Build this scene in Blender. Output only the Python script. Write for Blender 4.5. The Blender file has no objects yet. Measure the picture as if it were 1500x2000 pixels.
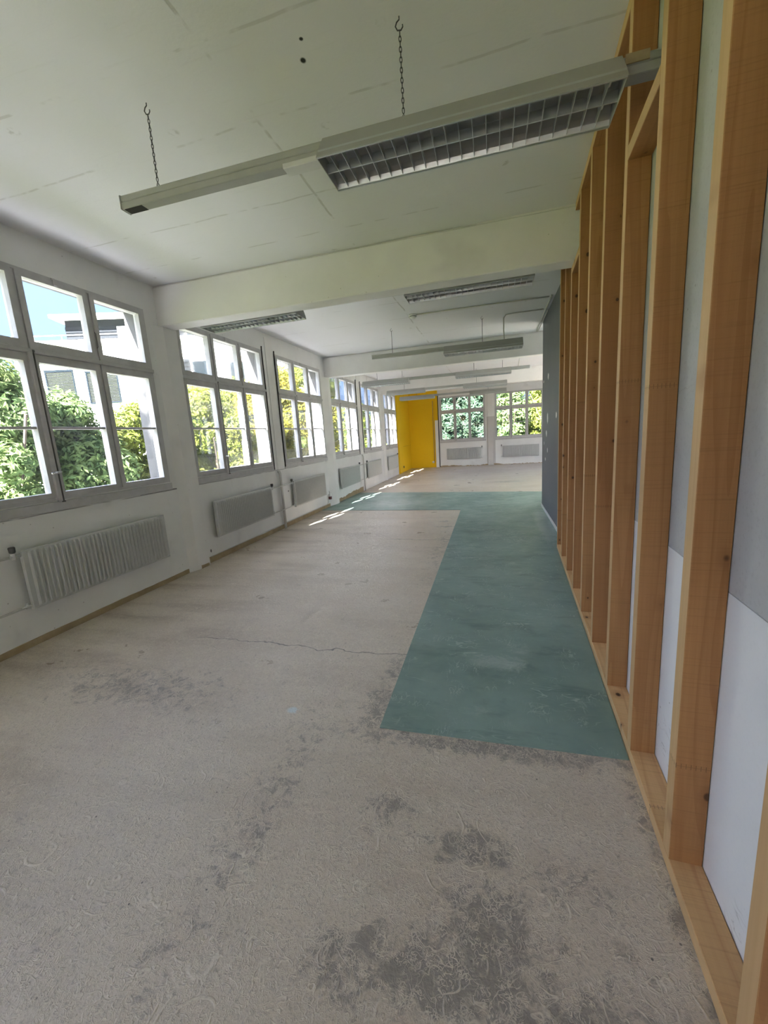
import bpy, math, random
from mathutils import Matrix, Vector

# ------------------------------------------------------------------ camera, light, exposure
scene = bpy.context.scene
COL = scene.collection
cam_data = bpy.data.cameras.new('camera')
cam = bpy.data.objects.new('camera', cam_data)
COL.objects.link(cam)
R_, U_, B_ = (0.964474, 0.2564, -0.06363), (0.013784, 0.19169, 0.981359), (0.263818, -0.947372, 0.181346)
cam.matrix_world = Matrix(((R_[0], U_[0], B_[0], 0.0), (R_[1], U_[1], B_[1], 0.0), (R_[2], U_[2], B_[2], 1.5), (0, 0, 0, 1)))
cam_data.sensor_fit = 'HORIZONTAL'
cam_data.sensor_width = 36.0
cam_data.lens = 19.1441
cam_data.clip_start = 0.02
cam_data.clip_end = 400
scene.camera = cam

world = bpy.data.worlds.new('sky')
scene.world = world
world.use_nodes = True
wn = world.node_tree
wn.nodes.clear()
w_out = wn.nodes.new('ShaderNodeOutputWorld')
w_bg = wn.nodes.new('ShaderNodeBackground')
w_sky = wn.nodes.new('ShaderNodeTexSky')
w_sky.sky_type = 'NISHITA'
w_sky.sun_disc = False
w_sky.sun_elevation = math.radians(41.8)
w_sky.sun_rotation = math.radians(195.7)
w_sky.air_density = 0.5
w_sky.dust_density = 9.0
w_sky.ozone_density = 9.0
w_bg.inputs['Strength'].default_value = 0.132
wn.links.new(w_sky.outputs[0], w_bg.inputs[0])
wn.links.new(w_bg.outputs[0], w_out.inputs[0])

sun_data = bpy.data.lights.new('sun', 'SUN')
sun = bpy.data.objects.new('sun', sun_data)
COL.objects.link(sun)
SUN_DIR = Vector((1.0, 3.55, -3.3)).normalized()
sun.rotation_euler = SUN_DIR.to_track_quat('-Z', 'Y').to_euler()
sun_data.energy = 16.5
sun_data.angle = math.radians(0.6)
sun_data.color = (1.0, 0.97, 0.93)

scene.view_settings.view_transform = 'Standard'
scene.view_settings.look = 'None'
scene.view_settings.gamma = 1.0
scene.view_settings.use_curve_mapping = False
scene.view_settings.exposure = 3.3
scene.cycles.diffuse_bounces = 5
scene.cycles.glossy_bounces = 3
scene.cycles.transparent_max_bounces = 16
scene.cycles.max_bounces = 10
scene.cycles.sample_clamp_indirect = 12.0
scene.cycles.caustics_reflective = False
scene.cycles.caustics_refractive = False

RND = random.Random(7)

# ------------------------------------------------------------------ mesh helpers
class MB:
    def __init__(self):
        self.v = []; self.f = []; self.m = []; self.mi = 0
    def add(self, vs, fs):
        o = len(self.v)
        self.v += [tuple(p) for p in vs]
        for f in fs:
            self.f.append(tuple(i + o for i in f)); self.m.append(self.mi)
        return self
    def box(self, x0, x1, y0, y1, z0, z1):
        if x1 < x0: x0, x1 = x1, x0
        if y1 < y0: y0, y1 = y1, y0
        if z1 < z0: z0, z1 = z1, z0
        return self.add([(x0,y0,z0),(x1,y0,z0),(x1,y1,z0),(x0,y1,z0),(x0,y0,z1),(x1,y0,z1),(x1,y1,z1),(x0,y1,z1)],
                 [(0,3,2,1),(4,5,6,7),(0,1,5,4),(1,2,6,5),(2,3,7,6),(3,0,4,7)])
    def cbox(self, x0, x1, y0, y1, z0, z1, c, axis='z'):
        # box whose four long edges (along axis) are chamfered by c
        def ring(a0, a1, b0, b1):
            return [(a0+c,b0),(a1-c,b0),(a1,b0+c),(a1,b1-c),(a1-c,b1),(a0+c,b1),(a0,b1-c),(a0,b0+c)]
        if axis == 'z': return self.prism(ring(x0,x1,y0,y1), z0, z1, 'z')
        if axis == 'x': return self.prism(ring(y0,y1,z0,z1), x0, x1, 'x')
        return self.prism(ring(z0,z1,x0,x1), y0, y1, 'y')
    def prism(self, poly, a, b, axis='z'):
        n = len(poly)
        if axis == 'z': P = lambda p, t: (p[0], p[1], t)
        elif axis == 'x': P = lambda p, t: (t, p[0], p[1])
        else: P = lambda p, t: (p[1], t, p[0])
        vs = [P(p, a) for p in poly] + [P(p, b) for p in poly]
        fs = [tuple(range(n-1, -1, -1)), tuple(range(n, 2*n))]
        for i in range(n):
            j = (i+1) % n
            fs.append((i, j, j+n, i+n))
        return self.add(vs, fs)
    def tube(self, pts, r, n=8, caps=True):
        pts = [Vector(p) for p in pts]
        vs = []; fs = []
        up = None
        for i, p in enumerate(pts):
            t = (pts[min(i+1, len(pts)-1)] - pts[max(i-1, 0)]).normalized()
            if up is None:
                up = Vector((0,0,1)) if abs(t.z) < 0.9 else Vector((1,0,0))
            a = t.cross(up).normalized(); b = a.cross(t).normalized(); up = b
            for k in range(n):
                an = 2*math.pi*k/n
                vs.append(p + r*(math.cos(an)*a + math.sin(an)*b))
        for i in range(len(pts)-1):
            for k in range(n):
                k2 = (k+1) % n
                fs.append((i*n+k, i*n+k2, (i+1)*n+k2, (i+1)*n+k))
        if caps:
            fs.append(tuple(range(n-1, -1, -1))); fs.append(tuple((len(pts)-1)*n + k for k in range(n)))
        return self.add(vs, fs)
    def lathe(self, prof, n=16, center=(0,0,0), axis='z'):
        vs = []; fs = []
        for r, h in prof:
            for k in range(n):
                an = 2*math.pi*k/n
                a, b = r*math.cos(an), r*math.sin(an)
                q = (a, b, h) if axis == 'z' else ((h, a, b) if axis == 'x' else (b, h, a))
                vs.append((q[0]+center[0], q[1]+center[1], q[2]+center[2]))
        for i in range(len(prof)-1):
            for k in range(n):
                k2 = (k+1) % n
                fs.append((i*n+k, i*n+k2, (i+1)*n+k2, (i+1)*n+k))
        fs.append(tuple(range(n-1, -1, -1))); fs.append(tuple((len(prof)-1)*n+k for k in range(n)))
        return self.add(vs, fs)
    def ring(self, o0, o1, p0, p1, i0, i1, j0, j1, a, b, axis='x'):
        # rectangular ring (outer o0..o1 x p0..p1, hole i0..i1 x j0..j1) extruded from a to b
        for (s0, s1, t0, t1) in ((o0, i0, p0, p1), (i1, o1, p0, p1), (i0, i1, p0, j0), (i0, i1, j1, p1)):
            if axis == 'x': self.box(a, b, s0, s1, t0, t1)
            else: self.box(s0, s1, a, b, t0, t1)
        return self
    def mesh(self, name, mats, smooth=False):
        me = bpy.data.meshes.new(name)
        me.from_pydata(self.v, [], self.f)
        if not isinstance(mats, (list, tuple)): mats = [mats]
        for m in mats: me.materials.append(m)
        if len(mats) > 1: me.polygons.foreach_set('material_index', self.m)
        if smooth: me.polygons.foreach_set('use_smooth', [True]*len(me.polygons))
        me.update()
        return me
    def obj(self, name, mats, parent=None, loc=(0,0,0), rotz=0.0, smooth=False):
        return place(name, self.mesh(name, mats, smooth), parent, loc, rotz)

def place(name, me, parent=None, loc=(0,0,0), rotz=0.0):
    o = bpy.data.objects.new(name, me)
    COL.objects.link(o)
    o.location = loc; o.rotation_euler = (0, 0, rotz)
    if parent is not None: o.parent = parent
    return o

def tag(o, label=None, cat=None, group=None, kind=None):
    if label: o['label'] = label
    if cat: o['category'] = cat
    if group: o['group'] = group
    if kind: o['kind'] = kind
    return o

def empty(name, loc=(0,0,0), rotz=0.0):
    return place(name, None, None, loc, rotz)

def copy_tree(o, parent=None):
    c = o.copy(); COL.objects.link(c)
    if parent is not None: c.parent = parent
    for ch in list(o.children): copy_tree(ch, c)
    return c

# ------------------------------------------------------------------ node helpers
class NT:
    def __init__(self, name):
        self.mat = bpy.data.materials.new(name)
        self.mat.use_nodes = True
        self.t = self.mat.node_tree
        self.t.nodes.clear()
        self.out = self.t.nodes.new('ShaderNodeOutputMaterial')
    def n(self, typ, **kw):
        nd = self.t.nodes.new(typ)
        for k, v in kw.items(): setattr(nd, k, v)
        return nd
    def set(self, sock, v):
        if isinstance(v, bpy.types.NodeSocket): self.t.links.new(v, sock)
        elif isinstance(v, (tuple, list)):
            sock.default_value = (*v, 1.0) if len(sock.default_value) == 4 and len(v) == 3 else v
        else: sock.default_value = v
    def coord(self, which='Object'):
        return self.n('ShaderNodeTexCoord').outputs[which]
    def xyz(self, v):
        s = self.n('ShaderNodeSeparateXYZ'); self.set(s.inputs[0], v); return s.outputs
    def comb(self, x, y, z):
        s = self.n('ShaderNodeCombineXYZ')
        for i, q in enumerate((x, y, z)): self.set(s.inputs[i], q)
        return s.outputs[0]
    def m(self, op, a, b=0.0, c=0.0, clamp=False):
        s = self.n('ShaderNodeMath', operation=op, use_clamp=clamp)
        self.set(s.inputs[0], a); self.set(s.inputs[1], b); self.set(s.inputs[2], c)
        return s.outputs[0]
    def vm(self, op, a, b=(0,0,0)):
        s = self.n('ShaderNodeVectorMath', operation=op)
        self.set(s.inputs[0], a); self.set(s.inputs[1], b)
        return s.outputs['Value'] if op in ('LENGTH', 'DISTANCE', 'DOT_PRODUCT') else s.outputs[0]
    def noise(self, v, scale=1.0, detail=3.0, rough=0.5, dist=0.0):
        s = self.n('ShaderNodeTexNoise')
        self.set(s.inputs['Vector'], v); self.set(s.inputs['Scale'], scale); self.set(s.inputs['Detail'], detail)
        self.set(s.inputs['Roughness'], rough); self.set(s.inputs['Distortion'], dist)
        return s.outputs[0]
    def vor(self, v, scale, out='Distance', rnd=1.0):
        s = self.n('ShaderNodeTexVoronoi')
        self.set(s.inputs['Vector'], v); self.set(s.inputs['Scale'], scale); self.set(s.inputs['Randomness'], rnd)
        return s.outputs[out]
    def step(self, v, a, b, lo=0.0, hi=1.0):
        s = self.n('ShaderNodeMapRange', interpolation_type='SMOOTHSTEP')
        self.set(s.inputs[0], v); self.set(s.inputs[1], a); self.set(s.inputs[2], b); self.set(s.inputs[3], lo); self.set(s.inputs[4], hi)
        return s.outputs[0]
    def mix(self, f, a, b, mode='MIX'):
        s = self.n('ShaderNodeMix', data_type='RGBA', blend_type=mode)
        self.set(s.inputs[0], f); self.set(s.inputs[6], a); self.set(s.inputs[7], b)
        return s.outputs[2]
    def ellipse(self, a, b, ca, cb, ra, rb, soft=0.35, warp=None):
        # soft-edged elliptical mask in two coordinates
        da = self.m('DIVIDE', self.m('SUBTRACT', a, ca), ra)
        db = self.m('DIVIDE', self.m('SUBTRACT', b, cb), rb)
        d = self.m('SQRT', self.m('ADD', self.m('MULTIPLY', da, da), self.m('MULTIPLY', db, db)))
        if warp is not None: d = self.m('ADD', d, self.m('MULTIPLY', self.m('SUBTRACT', warp, 0.5), 1.6))
        return self.step(d, 1.0 - soft, 1.0 + soft, 1.0, 0.0)
    def bump(self, h, strength=0.3, dist=0.01):
        s = self.n('ShaderNodeBump')
        self.set(s.inputs['Strength'], strength); self.set(s.inputs['Distance'], dist); self.set(s.inputs['Height'], h)
        return s.outputs[0]
    def bsdf(self, color, rough=0.6, metal=0.0, normal=None, spec=0.5, **kw):
        s = self.n('ShaderNodeBsdfPrincipled')
        self.set(s.inputs['Base Color'], color); self.set(s.inputs['Roughness'], rough); self.set(s.inputs['Metallic'], metal)
        self.set(s.inputs['Specular IOR Level'], spec)
        if normal is not None: self.set(s.inputs['Normal'], normal)
        for k, v in kw.items(): self.set(s.inputs[k], v)
        return s.outputs[0]
    def done(self, sh):
        self.t.links.new(sh, self.out.inputs[0]); return self.mat

def simple(name, color, rough=0.6, metal=0.0, var=0.06, scale=14.0, bump=0.0, spec=0.5):
    t = NT(name)
    c = t.coord()
    nz = t.noise(c, scale, 4, 0.6)
    dark = tuple(x*(1-var*2.2) for x in color)
    col = t.mix(nz, dark, tuple(min(1, x*(1+var)) for x in color))
    nor = t.bump(nz, bump, 0.004) if bump else None
    return t.done(t.bsdf(col, rough, metal, nor, spec))

# ------------------------------------------------------------------ materials
def paint_mat(name, base, yellow=False, dirt=0.5):
    t = NT(name)
    c = t.coord()
    x, y, z = t.xyz(c)
    n1 = t.noise(c, 1.1, 5, 0.6)
    n2 = t.noise(c, 26, 4, 0.6)
    col = t.mix(t.step(n1, 0.3, 0.75), tuple(q*0.90 for q in base), base)
    col = t.mix(t.m('MULTIPLY', t.step(n2, 0.62, 0.8), 0.25*dirt), col, tuple(q*0.6 for q in base))
    # grey smudges rising from the radiators and sooty scuffs
    n3 = t.noise(t.vm('MULTIPLY', c, (1.0, 2.2, 1.3)), 1.4, 3, 0.5)
    col = t.mix(t.m('MULTIPLY', t.step(n3, 0.60, 0.78), 0.30*dirt), col, (0.30, 0.28, 0.25))
    sp = t.vor(c, 9.0)
    col = t.mix(t.m('MULTIPLY', t.step(sp, 0.035, 0.06, 1, 0), 0.55*dirt), col, (0.16, 0.14, 0.12))
    if yellow:
        ya = t.m('MULTIPLY', t.m('GREATER_THAN', y, 15.76), t.m('LESS_THAN', x, -3.55))
        yb = t.m('MULTIPLY', t.m('GREATER_THAN', y, 18.1), t.m('LESS_THAN', x, -2.525))
        yc = t.m('MULTIPLY', t.m('MULTIPLY', t.m('GREATER_THAN', y, 18.1), t.m('LESS_THAN', x, -2.375)), t.m('GREATER_THAN', z, 2.05))
        ym = t.m('MAXIMUM', t.m('MAXIMUM', ya, yb), yc)
        ycol = t.mix(n1, (0.80, 0.50, 0.010), (0.90, 0.60, 0.014))
        col = t.mix(ym, col, ycol)
        # hairline under the window sills, plus chips and a crack beside the first pillar
        onl = t.m('MULTIPLY', t.m('LESS_THAN', x, -3.65), t.m('GREATER_THAN', x, -3.67))
        wv = t.m('MULTIPLY', t.m('SUBTRACT', t.noise(c, 5, 3), 0.5), 0.014)
        hl = t.step(t.m('ABSOLUTE', t.m('ADD', t.m('SUBTRACT', z, 1.044), wv)), 0.0025, 0.006, 1, 0)
        hl = t.m('MULTIPLY', hl, t.step(t.noise(c, 2.3, 2), 0.35, 0.5))
        ck = t.m('MULTIPLY', t.step(t.m('ABSOLUTE', t.m('SUBTRACT', z, t.m('ADD', 1.05, t.m('MULTIPLY', wv, 1.5)))), 0.003, 0.008, 1, 0), t.m('MULTIPLY', t.m('GREATER_THAN', y, 3.5), t.m('LESS_THAN', y, 4.03)))
        sp2 = None
        for cy, cz, ry_, rz_ in ((4.37, 1.02, 0.008, 0.014), (4.40, 1.025, 0.012, 0.02), (4.39, 0.92, 0.014, 0.016), (4.37, 0.90, 0.008, 0.01), (4.46, 0.155, 0.014, 0.022), (6.72, 0.63, 0.02, 0.014)):
            e2 = t.ellipse(y, z, cy, cz, ry_, rz_, 0.3)
            sp2 = e2 if sp2 is None else t.m('MAXIMUM', sp2, e2)
        mk = t.m('MULTIPLY', t.m('MAXIMUM', t.m('MAXIMUM', t.m('MULTIPLY', hl, 0.7), ck), sp2), onl)
        col = t.mix(t.m('MULTIPLY', mk, 0.85), col, (0.05, 0.045, 0.04))
        # lower far wall was behind fittings and stayed greyer
        gm = t.m('MULTIPLY', t.m('MULTIPLY', t.m('GREATER_THAN', y, 18.1), t.m('GREATER_THAN', x, -0.32)), t.m('MULTIPLY', t.m('LESS_THAN', x, 0.03), t.m('LESS_THAN', z, 2.05)))
        col = t.mix(t.m('MULTIPLY', gm, 0.5), col, (0.36, 0.33, 0.31))
    if yellow:
        outside = t.m('MAXIMUM', t.m('LESS_THAN', x, -3.737), t.m('GREATER_THAN', y, 18.407))
        col = t.mix(outside, col, t.mix(n1, (0.085, 0.085, 0.088), (0.125, 0.122, 0.12)))
    nor = t.bump(t.m('ADD', n2, t.m('MULTIPLY', t.noise(c, 90, 2), 0.5)), 0.18, 0.004)
    spec = t.m('SUBTRACT', 0.3, t.m('MULTIPLY', outside, 0.28)) if yellow else 0.3
    return t.done(t.bsdf(col, 0.62, 0, nor, spec))

M = {}
M['wall'] = paint_mat('wall_paint', (0.85, 0.85, 0.835), True, 0.8)
M['pillar'] = paint_mat('pillar_paint', (0.85, 0.845, 0.825), False, 0.6)
M['plain'] = paint_mat('plain_paint', (0.85, 0.845, 0.83), False, 0.3)

def ceiling_mat():
    t = NT('ceiling_paint')
    c = t.coord()
    x, y, z = t.xyz(c)
    n1 = t.noise(c, 0.8, 4, 0.55)
    col = t.mix(n1, (0.745, 0.745, 0.76), (0.81, 0.81, 0.825))
    wob = t.m('MULTIPLY', t.m('SUBTRACT', t.noise(c, 2.2, 3), 0.5), 0.05)
    brk = t.step(t.noise(c, 3.5, 3, 0.6), 0.46, 0.56)
    def line(coord, at, w):
        return t.step(t.m('ABSOLUTE', t.m('SUBTRACT', t.m('ADD', coord, wob), at)), w*0.4, w, 1, 0)
    seams = line(x, -1.265, 0.012)
    for yy in (-0.4, 0.55, 1.42, 1.95, 2.45, 3.2, 3.75, 5.3, 5.95, 6.75, 7.9, 10.1, 11.6, 12.6):
        seams = t.m('MAXIMUM', seams, t.m('MULTIPLY', line(y, yy, 0.011), 0.7))
    seams = t.m('MULTIPLY', t.m('MULTIPLY', seams, brk), 0.45)
    col = t.mix(seams, col, (0.34, 0.32, 0.27))
    bd = t.m('MULTIPLY', t.step(t.noise(t.vm('MULTIPLY', c, (0.7, 14, 1)), 3, 3, 0.6), 0.6, 0.75), 0.10)
    col = t.mix(bd, col, (0.5, 0.48, 0.42))
    blot = t.m('MULTIPLY', t.step(t.vor(c, 2.6), 0.05, 0.11, 1, 0), t.step(t.noise(c, 20, 2), 0.45, 0.6))
    col = t.mix(t.m('MULTIPLY', blot, 0.4), col, (0.32, 0.30, 0.26))
    hole = t.m('MAXIMUM', t.ellipse(x, y, -0.828, 2.085, 0.009, 0.009), t.ellipse(x, y, -0.867, 2.186, 0.013, 0.015))
    col = t.mix(hole, col, (0.03, 0.03, 0.028))
    nor = t.bump(t.m('ADD', t.noise(c, 60, 3), t.m('MULTIPLY', seams, -3.0)), 0.22, 0.004)
    return t.done(t.bsdf(col, 0.7, 0, nor, 0.25))
M['ceiling'] = ceiling_mat()

def floor_mat():
    t = NT('scraped_screed')
    c = t.coord()
    x, y, z = t.xyz(c)
    big = t.noise(c, 0.55, 4, 0.55)
    mid = t.noise(c, 2.4, 5, 0.6)
    fine = t.noise(c, 70, 2, 0.7)
    hf = t.noise(c, 14, 4, 0.75, 0.6)
    col = t.mix(t.step(big, 0.32, 0.68), (0.55, 0.462, 0.380), (0.66, 0.578, 0.495))
    col = t.mix(t.m('MULTIPLY', t.step(mid, 0.5, 0.75), 0.35), col, (0.66, 0.58, 0.48))
    # brown traffic streaks, drawn out across the room
    st = t.noise(t.vm('MULTIPLY', c, (0.5, 2.4, 1)), 1.3, 5, 0.62)
    nearwall = t.step(x, -3.7, -1.4, 1.0, 0.3)
    col = t.mix(t.m('MULTIPLY', t.m('MULTIPLY', t.step(st, 0.42, 0.70), nearwall), 0.8), col, (0.30, 0.225, 0.18))
    pk = t.noise(c, 1.1, 4, 0.6)
    col = t.mix(t.m('MULTIPLY', t.step(pk, 0.52, 0.72), 0.35), col, (0.47, 0.36, 0.32))
    # curled adhesive fibres: contour lines of noises, and arcs left by the toothed trowel
    fl = None
    for sc, w, ds, ms in ((15.0, 0.030, 1.1, 0.40), (27.0, 0.045, 1.6, 0.42), (48.0, 0.07, 1.8, 0.40)):
        nz = t.noise(c, sc, 1.0, 0.4, ds)
        l = t.step(t.m('ABSOLUTE', t.m('SUBTRACT', nz, 0.5)), w*0.2, w, 1, 0)
        l = t.m('MULTIPLY', l, t.step(t.noise(c, sc*0.4, 2), ms, ms+0.2))
        fl = l if fl is None else t.m('MAXIMUM', fl, l)
    cw_ = t.vm('ADD', c, t.vm('MULTIPLY', t.comb(t.noise(c, 6, 2), t.noise(t.vm('ADD', c, (7, 3, 0)), 6, 2), 0.0), (0.06, 0.06, 0)))
    vd = t.vor(cw_, 6.5)
    arc = t.step(t.m('ABSOLUTE', t.m('SUBTRACT', t.m('FRACT', t.m('MULTIPLY', vd, 4.5)), 0.5)), 0.03, 0.13, 1, 0)
    arc = t.m('MULTIPLY', arc, t.step(t.noise(c, 5.0, 3, 0.6), 0.50, 0.66))
    arc = t.m('MULTIPLY', arc, t.step(y, 1.35, 2.0, 1.0, 0.25))
    fl = t.m('MAXIMUM', fl, arc)
    # dark worn patches near the camera and along the edge of the green coating, ragged with fibres
    sm = None
    for (cx, cy, rx, ry, k) in ((-0.10, 1.26, 0.11, 0.05, 0.95), (-0.04, 1.0, 0.13, 0.12, 0.85), (-0.13, 0.88, 0.26, 0.07, 0.95), (-0.43, 1.36, 0.08, 0.07, 0.7),
                               (0.2, 1.2, 0.13, 0.08, 0.5), (-0.05, 1.765, 0.62, 0.045, 0.85), (-0.65, 1.95, 0.06, 0.18, 0.85), (-0.64, 2.35, 0.05, 0.14, 0.75),
                               (-0.45, 0.85, 0.1, 0.08, 0.65), (0.3, 0.9, 0.1, 0.1, 0.5), (-2.3, 1.9, 0.5, 0.14, 0.62), (-0.95, 1.25, 0.09, 0.5, 0.5),
                               (-0.72, 5.3, 0.1, 0.9, 0.45), (-0.85, 6.9, 0.07, 0.05, 0.9), (-0.8, 6.5, 0.12, 0.035, 0.8), (0.3, 12.2, 0.4, 0.15, 0.7), (0.53, 1.3, 0.03, 0.6, 0.55)):
        e = t.m('MULTIPLY', t.ellipse(x, y, cx, cy, rx*1.35, ry*1.35, 0.95), k)
        sm = e if sm is None else t.m('MAXIMUM', sm, e)
    sm = t.step(t.m('ADD', sm, t.m('MULTIPLY', t.m('SUBTRACT', hf, 0.5), 2.6)), 0.28, 0.82)
    sm = t.m('MULTIPLY', sm, t.m('SUBTRACT', 1.0, t.m('MULTIPLY', fl, 0.75)))
    col = t.mix(t.m('MULTIPLY', sm, 0.72), col, (0.175, 0.160, 0.158))
    col = t.mix(t.m('MULTIPLY', t.step(hf, 0.56, 0.74), 0.30), col, (0.30, 0.255, 0.215))
    col = t.mix(t.m('MULTIPLY', fl, 0.50), col, (0.74, 0.665, 0.555))
    pit = t.step(t.vor(c, 16.0), 0.04, 0.085, 1, 0)
    col = t.mix(t.m('MULTIPLY', t.m('MULTIPLY', pit, t.step(t.noise(c, 7, 2), 0.50, 0.60)), 0.8), col, (0.07, 0.063, 0.063))
    col = t.mix(t.m('MULTIPLY', t.step(fine, 0.52, 0.70), 0.42), col, (0.27, 0.24, 0.21))
    # two hairline cracks running across
    cw = t.m('MULTIPLY', t.m('SUBTRACT', t.noise(c, 1.7, 4, 0.62), 0.5), 0.34)
    k1 = t.step(t.m('ABSOLUTE', t.m('ADD', t.m('SUBTRACT', y, 2.53), cw)), 0.003, 0.0065, 1, 0)
    k1 = t.m('MULTIPLY', k1, t.m('MULTIPLY', t.step(x, -2.5, -2.1), t.m('LESS_THAN', x, -0.5)))
    k2 = t.step(t.m('ABSOLUTE', t.m('ADD', t.m('SUBTRACT', y, 5.69), cw)), 0.004, 0.012, 1, 0)
    k2 = t.m('MULTIPLY', k2, t.m('MULTIPLY', t.step(x, -1.7, -1.4), t.m('LESS_THAN', x, -0.5)))
    crack = t.m('MAXIMUM', k1, k2)
    col = t.mix(t.m('MULTIPLY', crack, 0.8), col, (0.10, 0.085, 0.075))
    blue = t.m('MULTIPLY', t.ellipse(x, y, -1.13, 1.86, 0.035, 0.025, 0.5), t.step(hf, 0.4, 0.55))
    col = t.mix(t.m('MULTIPLY', blue, 0.8), col, (0.62, 0.72, 0.78))
    h = t.m('ADD', t.m('ADD', t.m('MULTIPLY', fl, 1.0), t.m('MULTIPLY', fine, 1.0)), t.m('ADD', t.m('MULTIPLY', crack, -2.0), t.m('MULTIPLY', hf, 0.8)))
    nor = t.bump(h, 0.5, 0.006)
    rough = t.step(mid, 0.3, 0.75, 0.27, 0.44)
    return t.done(t.bsdf(col, rough, 0, nor, 0.9))
M['floor'] = floor_mat()

def coating_mat():
    t = NT('green_floor_coating')
    c = t.coord()
    x, y, z = t.xyz(c)
    big = t.noise(c, 0.9, 5, 0.6)
    mid = t.noise(c, 4.0, 6, 0.65)
    col = t.mix(t.step(big, 0.3, 0.7), (0.175, 0.265, 0.242), (0.275, 0.385, 0.352))
    col = t.mix(t.m('MULTIPLY', t.step(mid, 0.52, 0.78), 0.4), col, (0.33, 0.45, 0.41))
    dk = t.noise(t.vm('MULTIPLY', c, (0.6, 1.6, 1)), 3.2, 5, 0.65, 0.5)
    col = t.mix(t.m('MULTIPLY', t.step(dk, 0.5, 0.72), 0.55), col, (0.105, 0.170, 0.155))
    sc = None
    for s_, w, rot in ((11.0, 0.016, 0), (24.0, 0.022, 1), (6.0, 0.008, 2)):
        v = t.vm('MULTIPLY', c, (0.35, 1.3, 1) if rot != 1 else (1.1, 0.45, 1))
        nz = t.noise(v, s_, 2.0, 0.5, 0.8)
        l = t.step(t.m('ABSOLUTE', t.m('SUBTRACT', nz, 0.5)), w*0.2, w, 1, 0)
        l = t.m('MULTIPLY', l, t.step(t.noise(c, s_*0.23, 3), 0.5, 0.68))
        sc = l if sc is None else t.m('MAXIMUM', sc, l)
    col = t.mix(t.m('MULTIPLY', sc, 0.55), col, (0.50, 0.60, 0.56))
    wp = t.noise(c, 4.5, 5, 0.7)
    pt = None
    for (cx, cy, rx, ry, k) in ((0.03, 2.53, 0.22, 0.10, 0.6), (0.14, 2.72, 0.10, 0.08, 0.5), (-0.1, 2.02, 0.13, 0.06, 0.35), (0.2, 5.9, 0.5, 0.5, 0.35), (0.72, 6.6, 0.13, 1.3, 0.75),
                               (-2.2, 8.9, 0.7, 0.6, 0.6), (0.35, 3.3, 0.3, 0.15, 0.25), (-0.1, 7.2, 0.4, 0.25, 0.3)):
        e = t.m('MULTIPLY', t.ellipse(x, y, cx, cy, rx, ry, 0.6, wp), k)
        pt = e if pt is None else t.m('MAXIMUM', pt, e)
    pt = t.step(t.m('ADD', pt, t.m('MULTIPLY', t.m('SUBTRACT', t.noise(c, 9, 6, 0.7, 0.6), 0.5), 1.5)), 0.25, 0.75)
    col = t.mix(t.m('MULTIPLY', pt, 0.55), col, (0.44, 0.52, 0.49))
    nor = t.bump(t.m('ADD', t.noise(c, 40, 3), t.m('MULTIPLY', sc, 0.6)), 0.25, 0.004)
    return t.done(t.bsdf(col, t.step(mid, 0.3, 0.7, 0.34, 0.55), 0, nor, 0.45))
M['coating'] = coating_mat()

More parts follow.
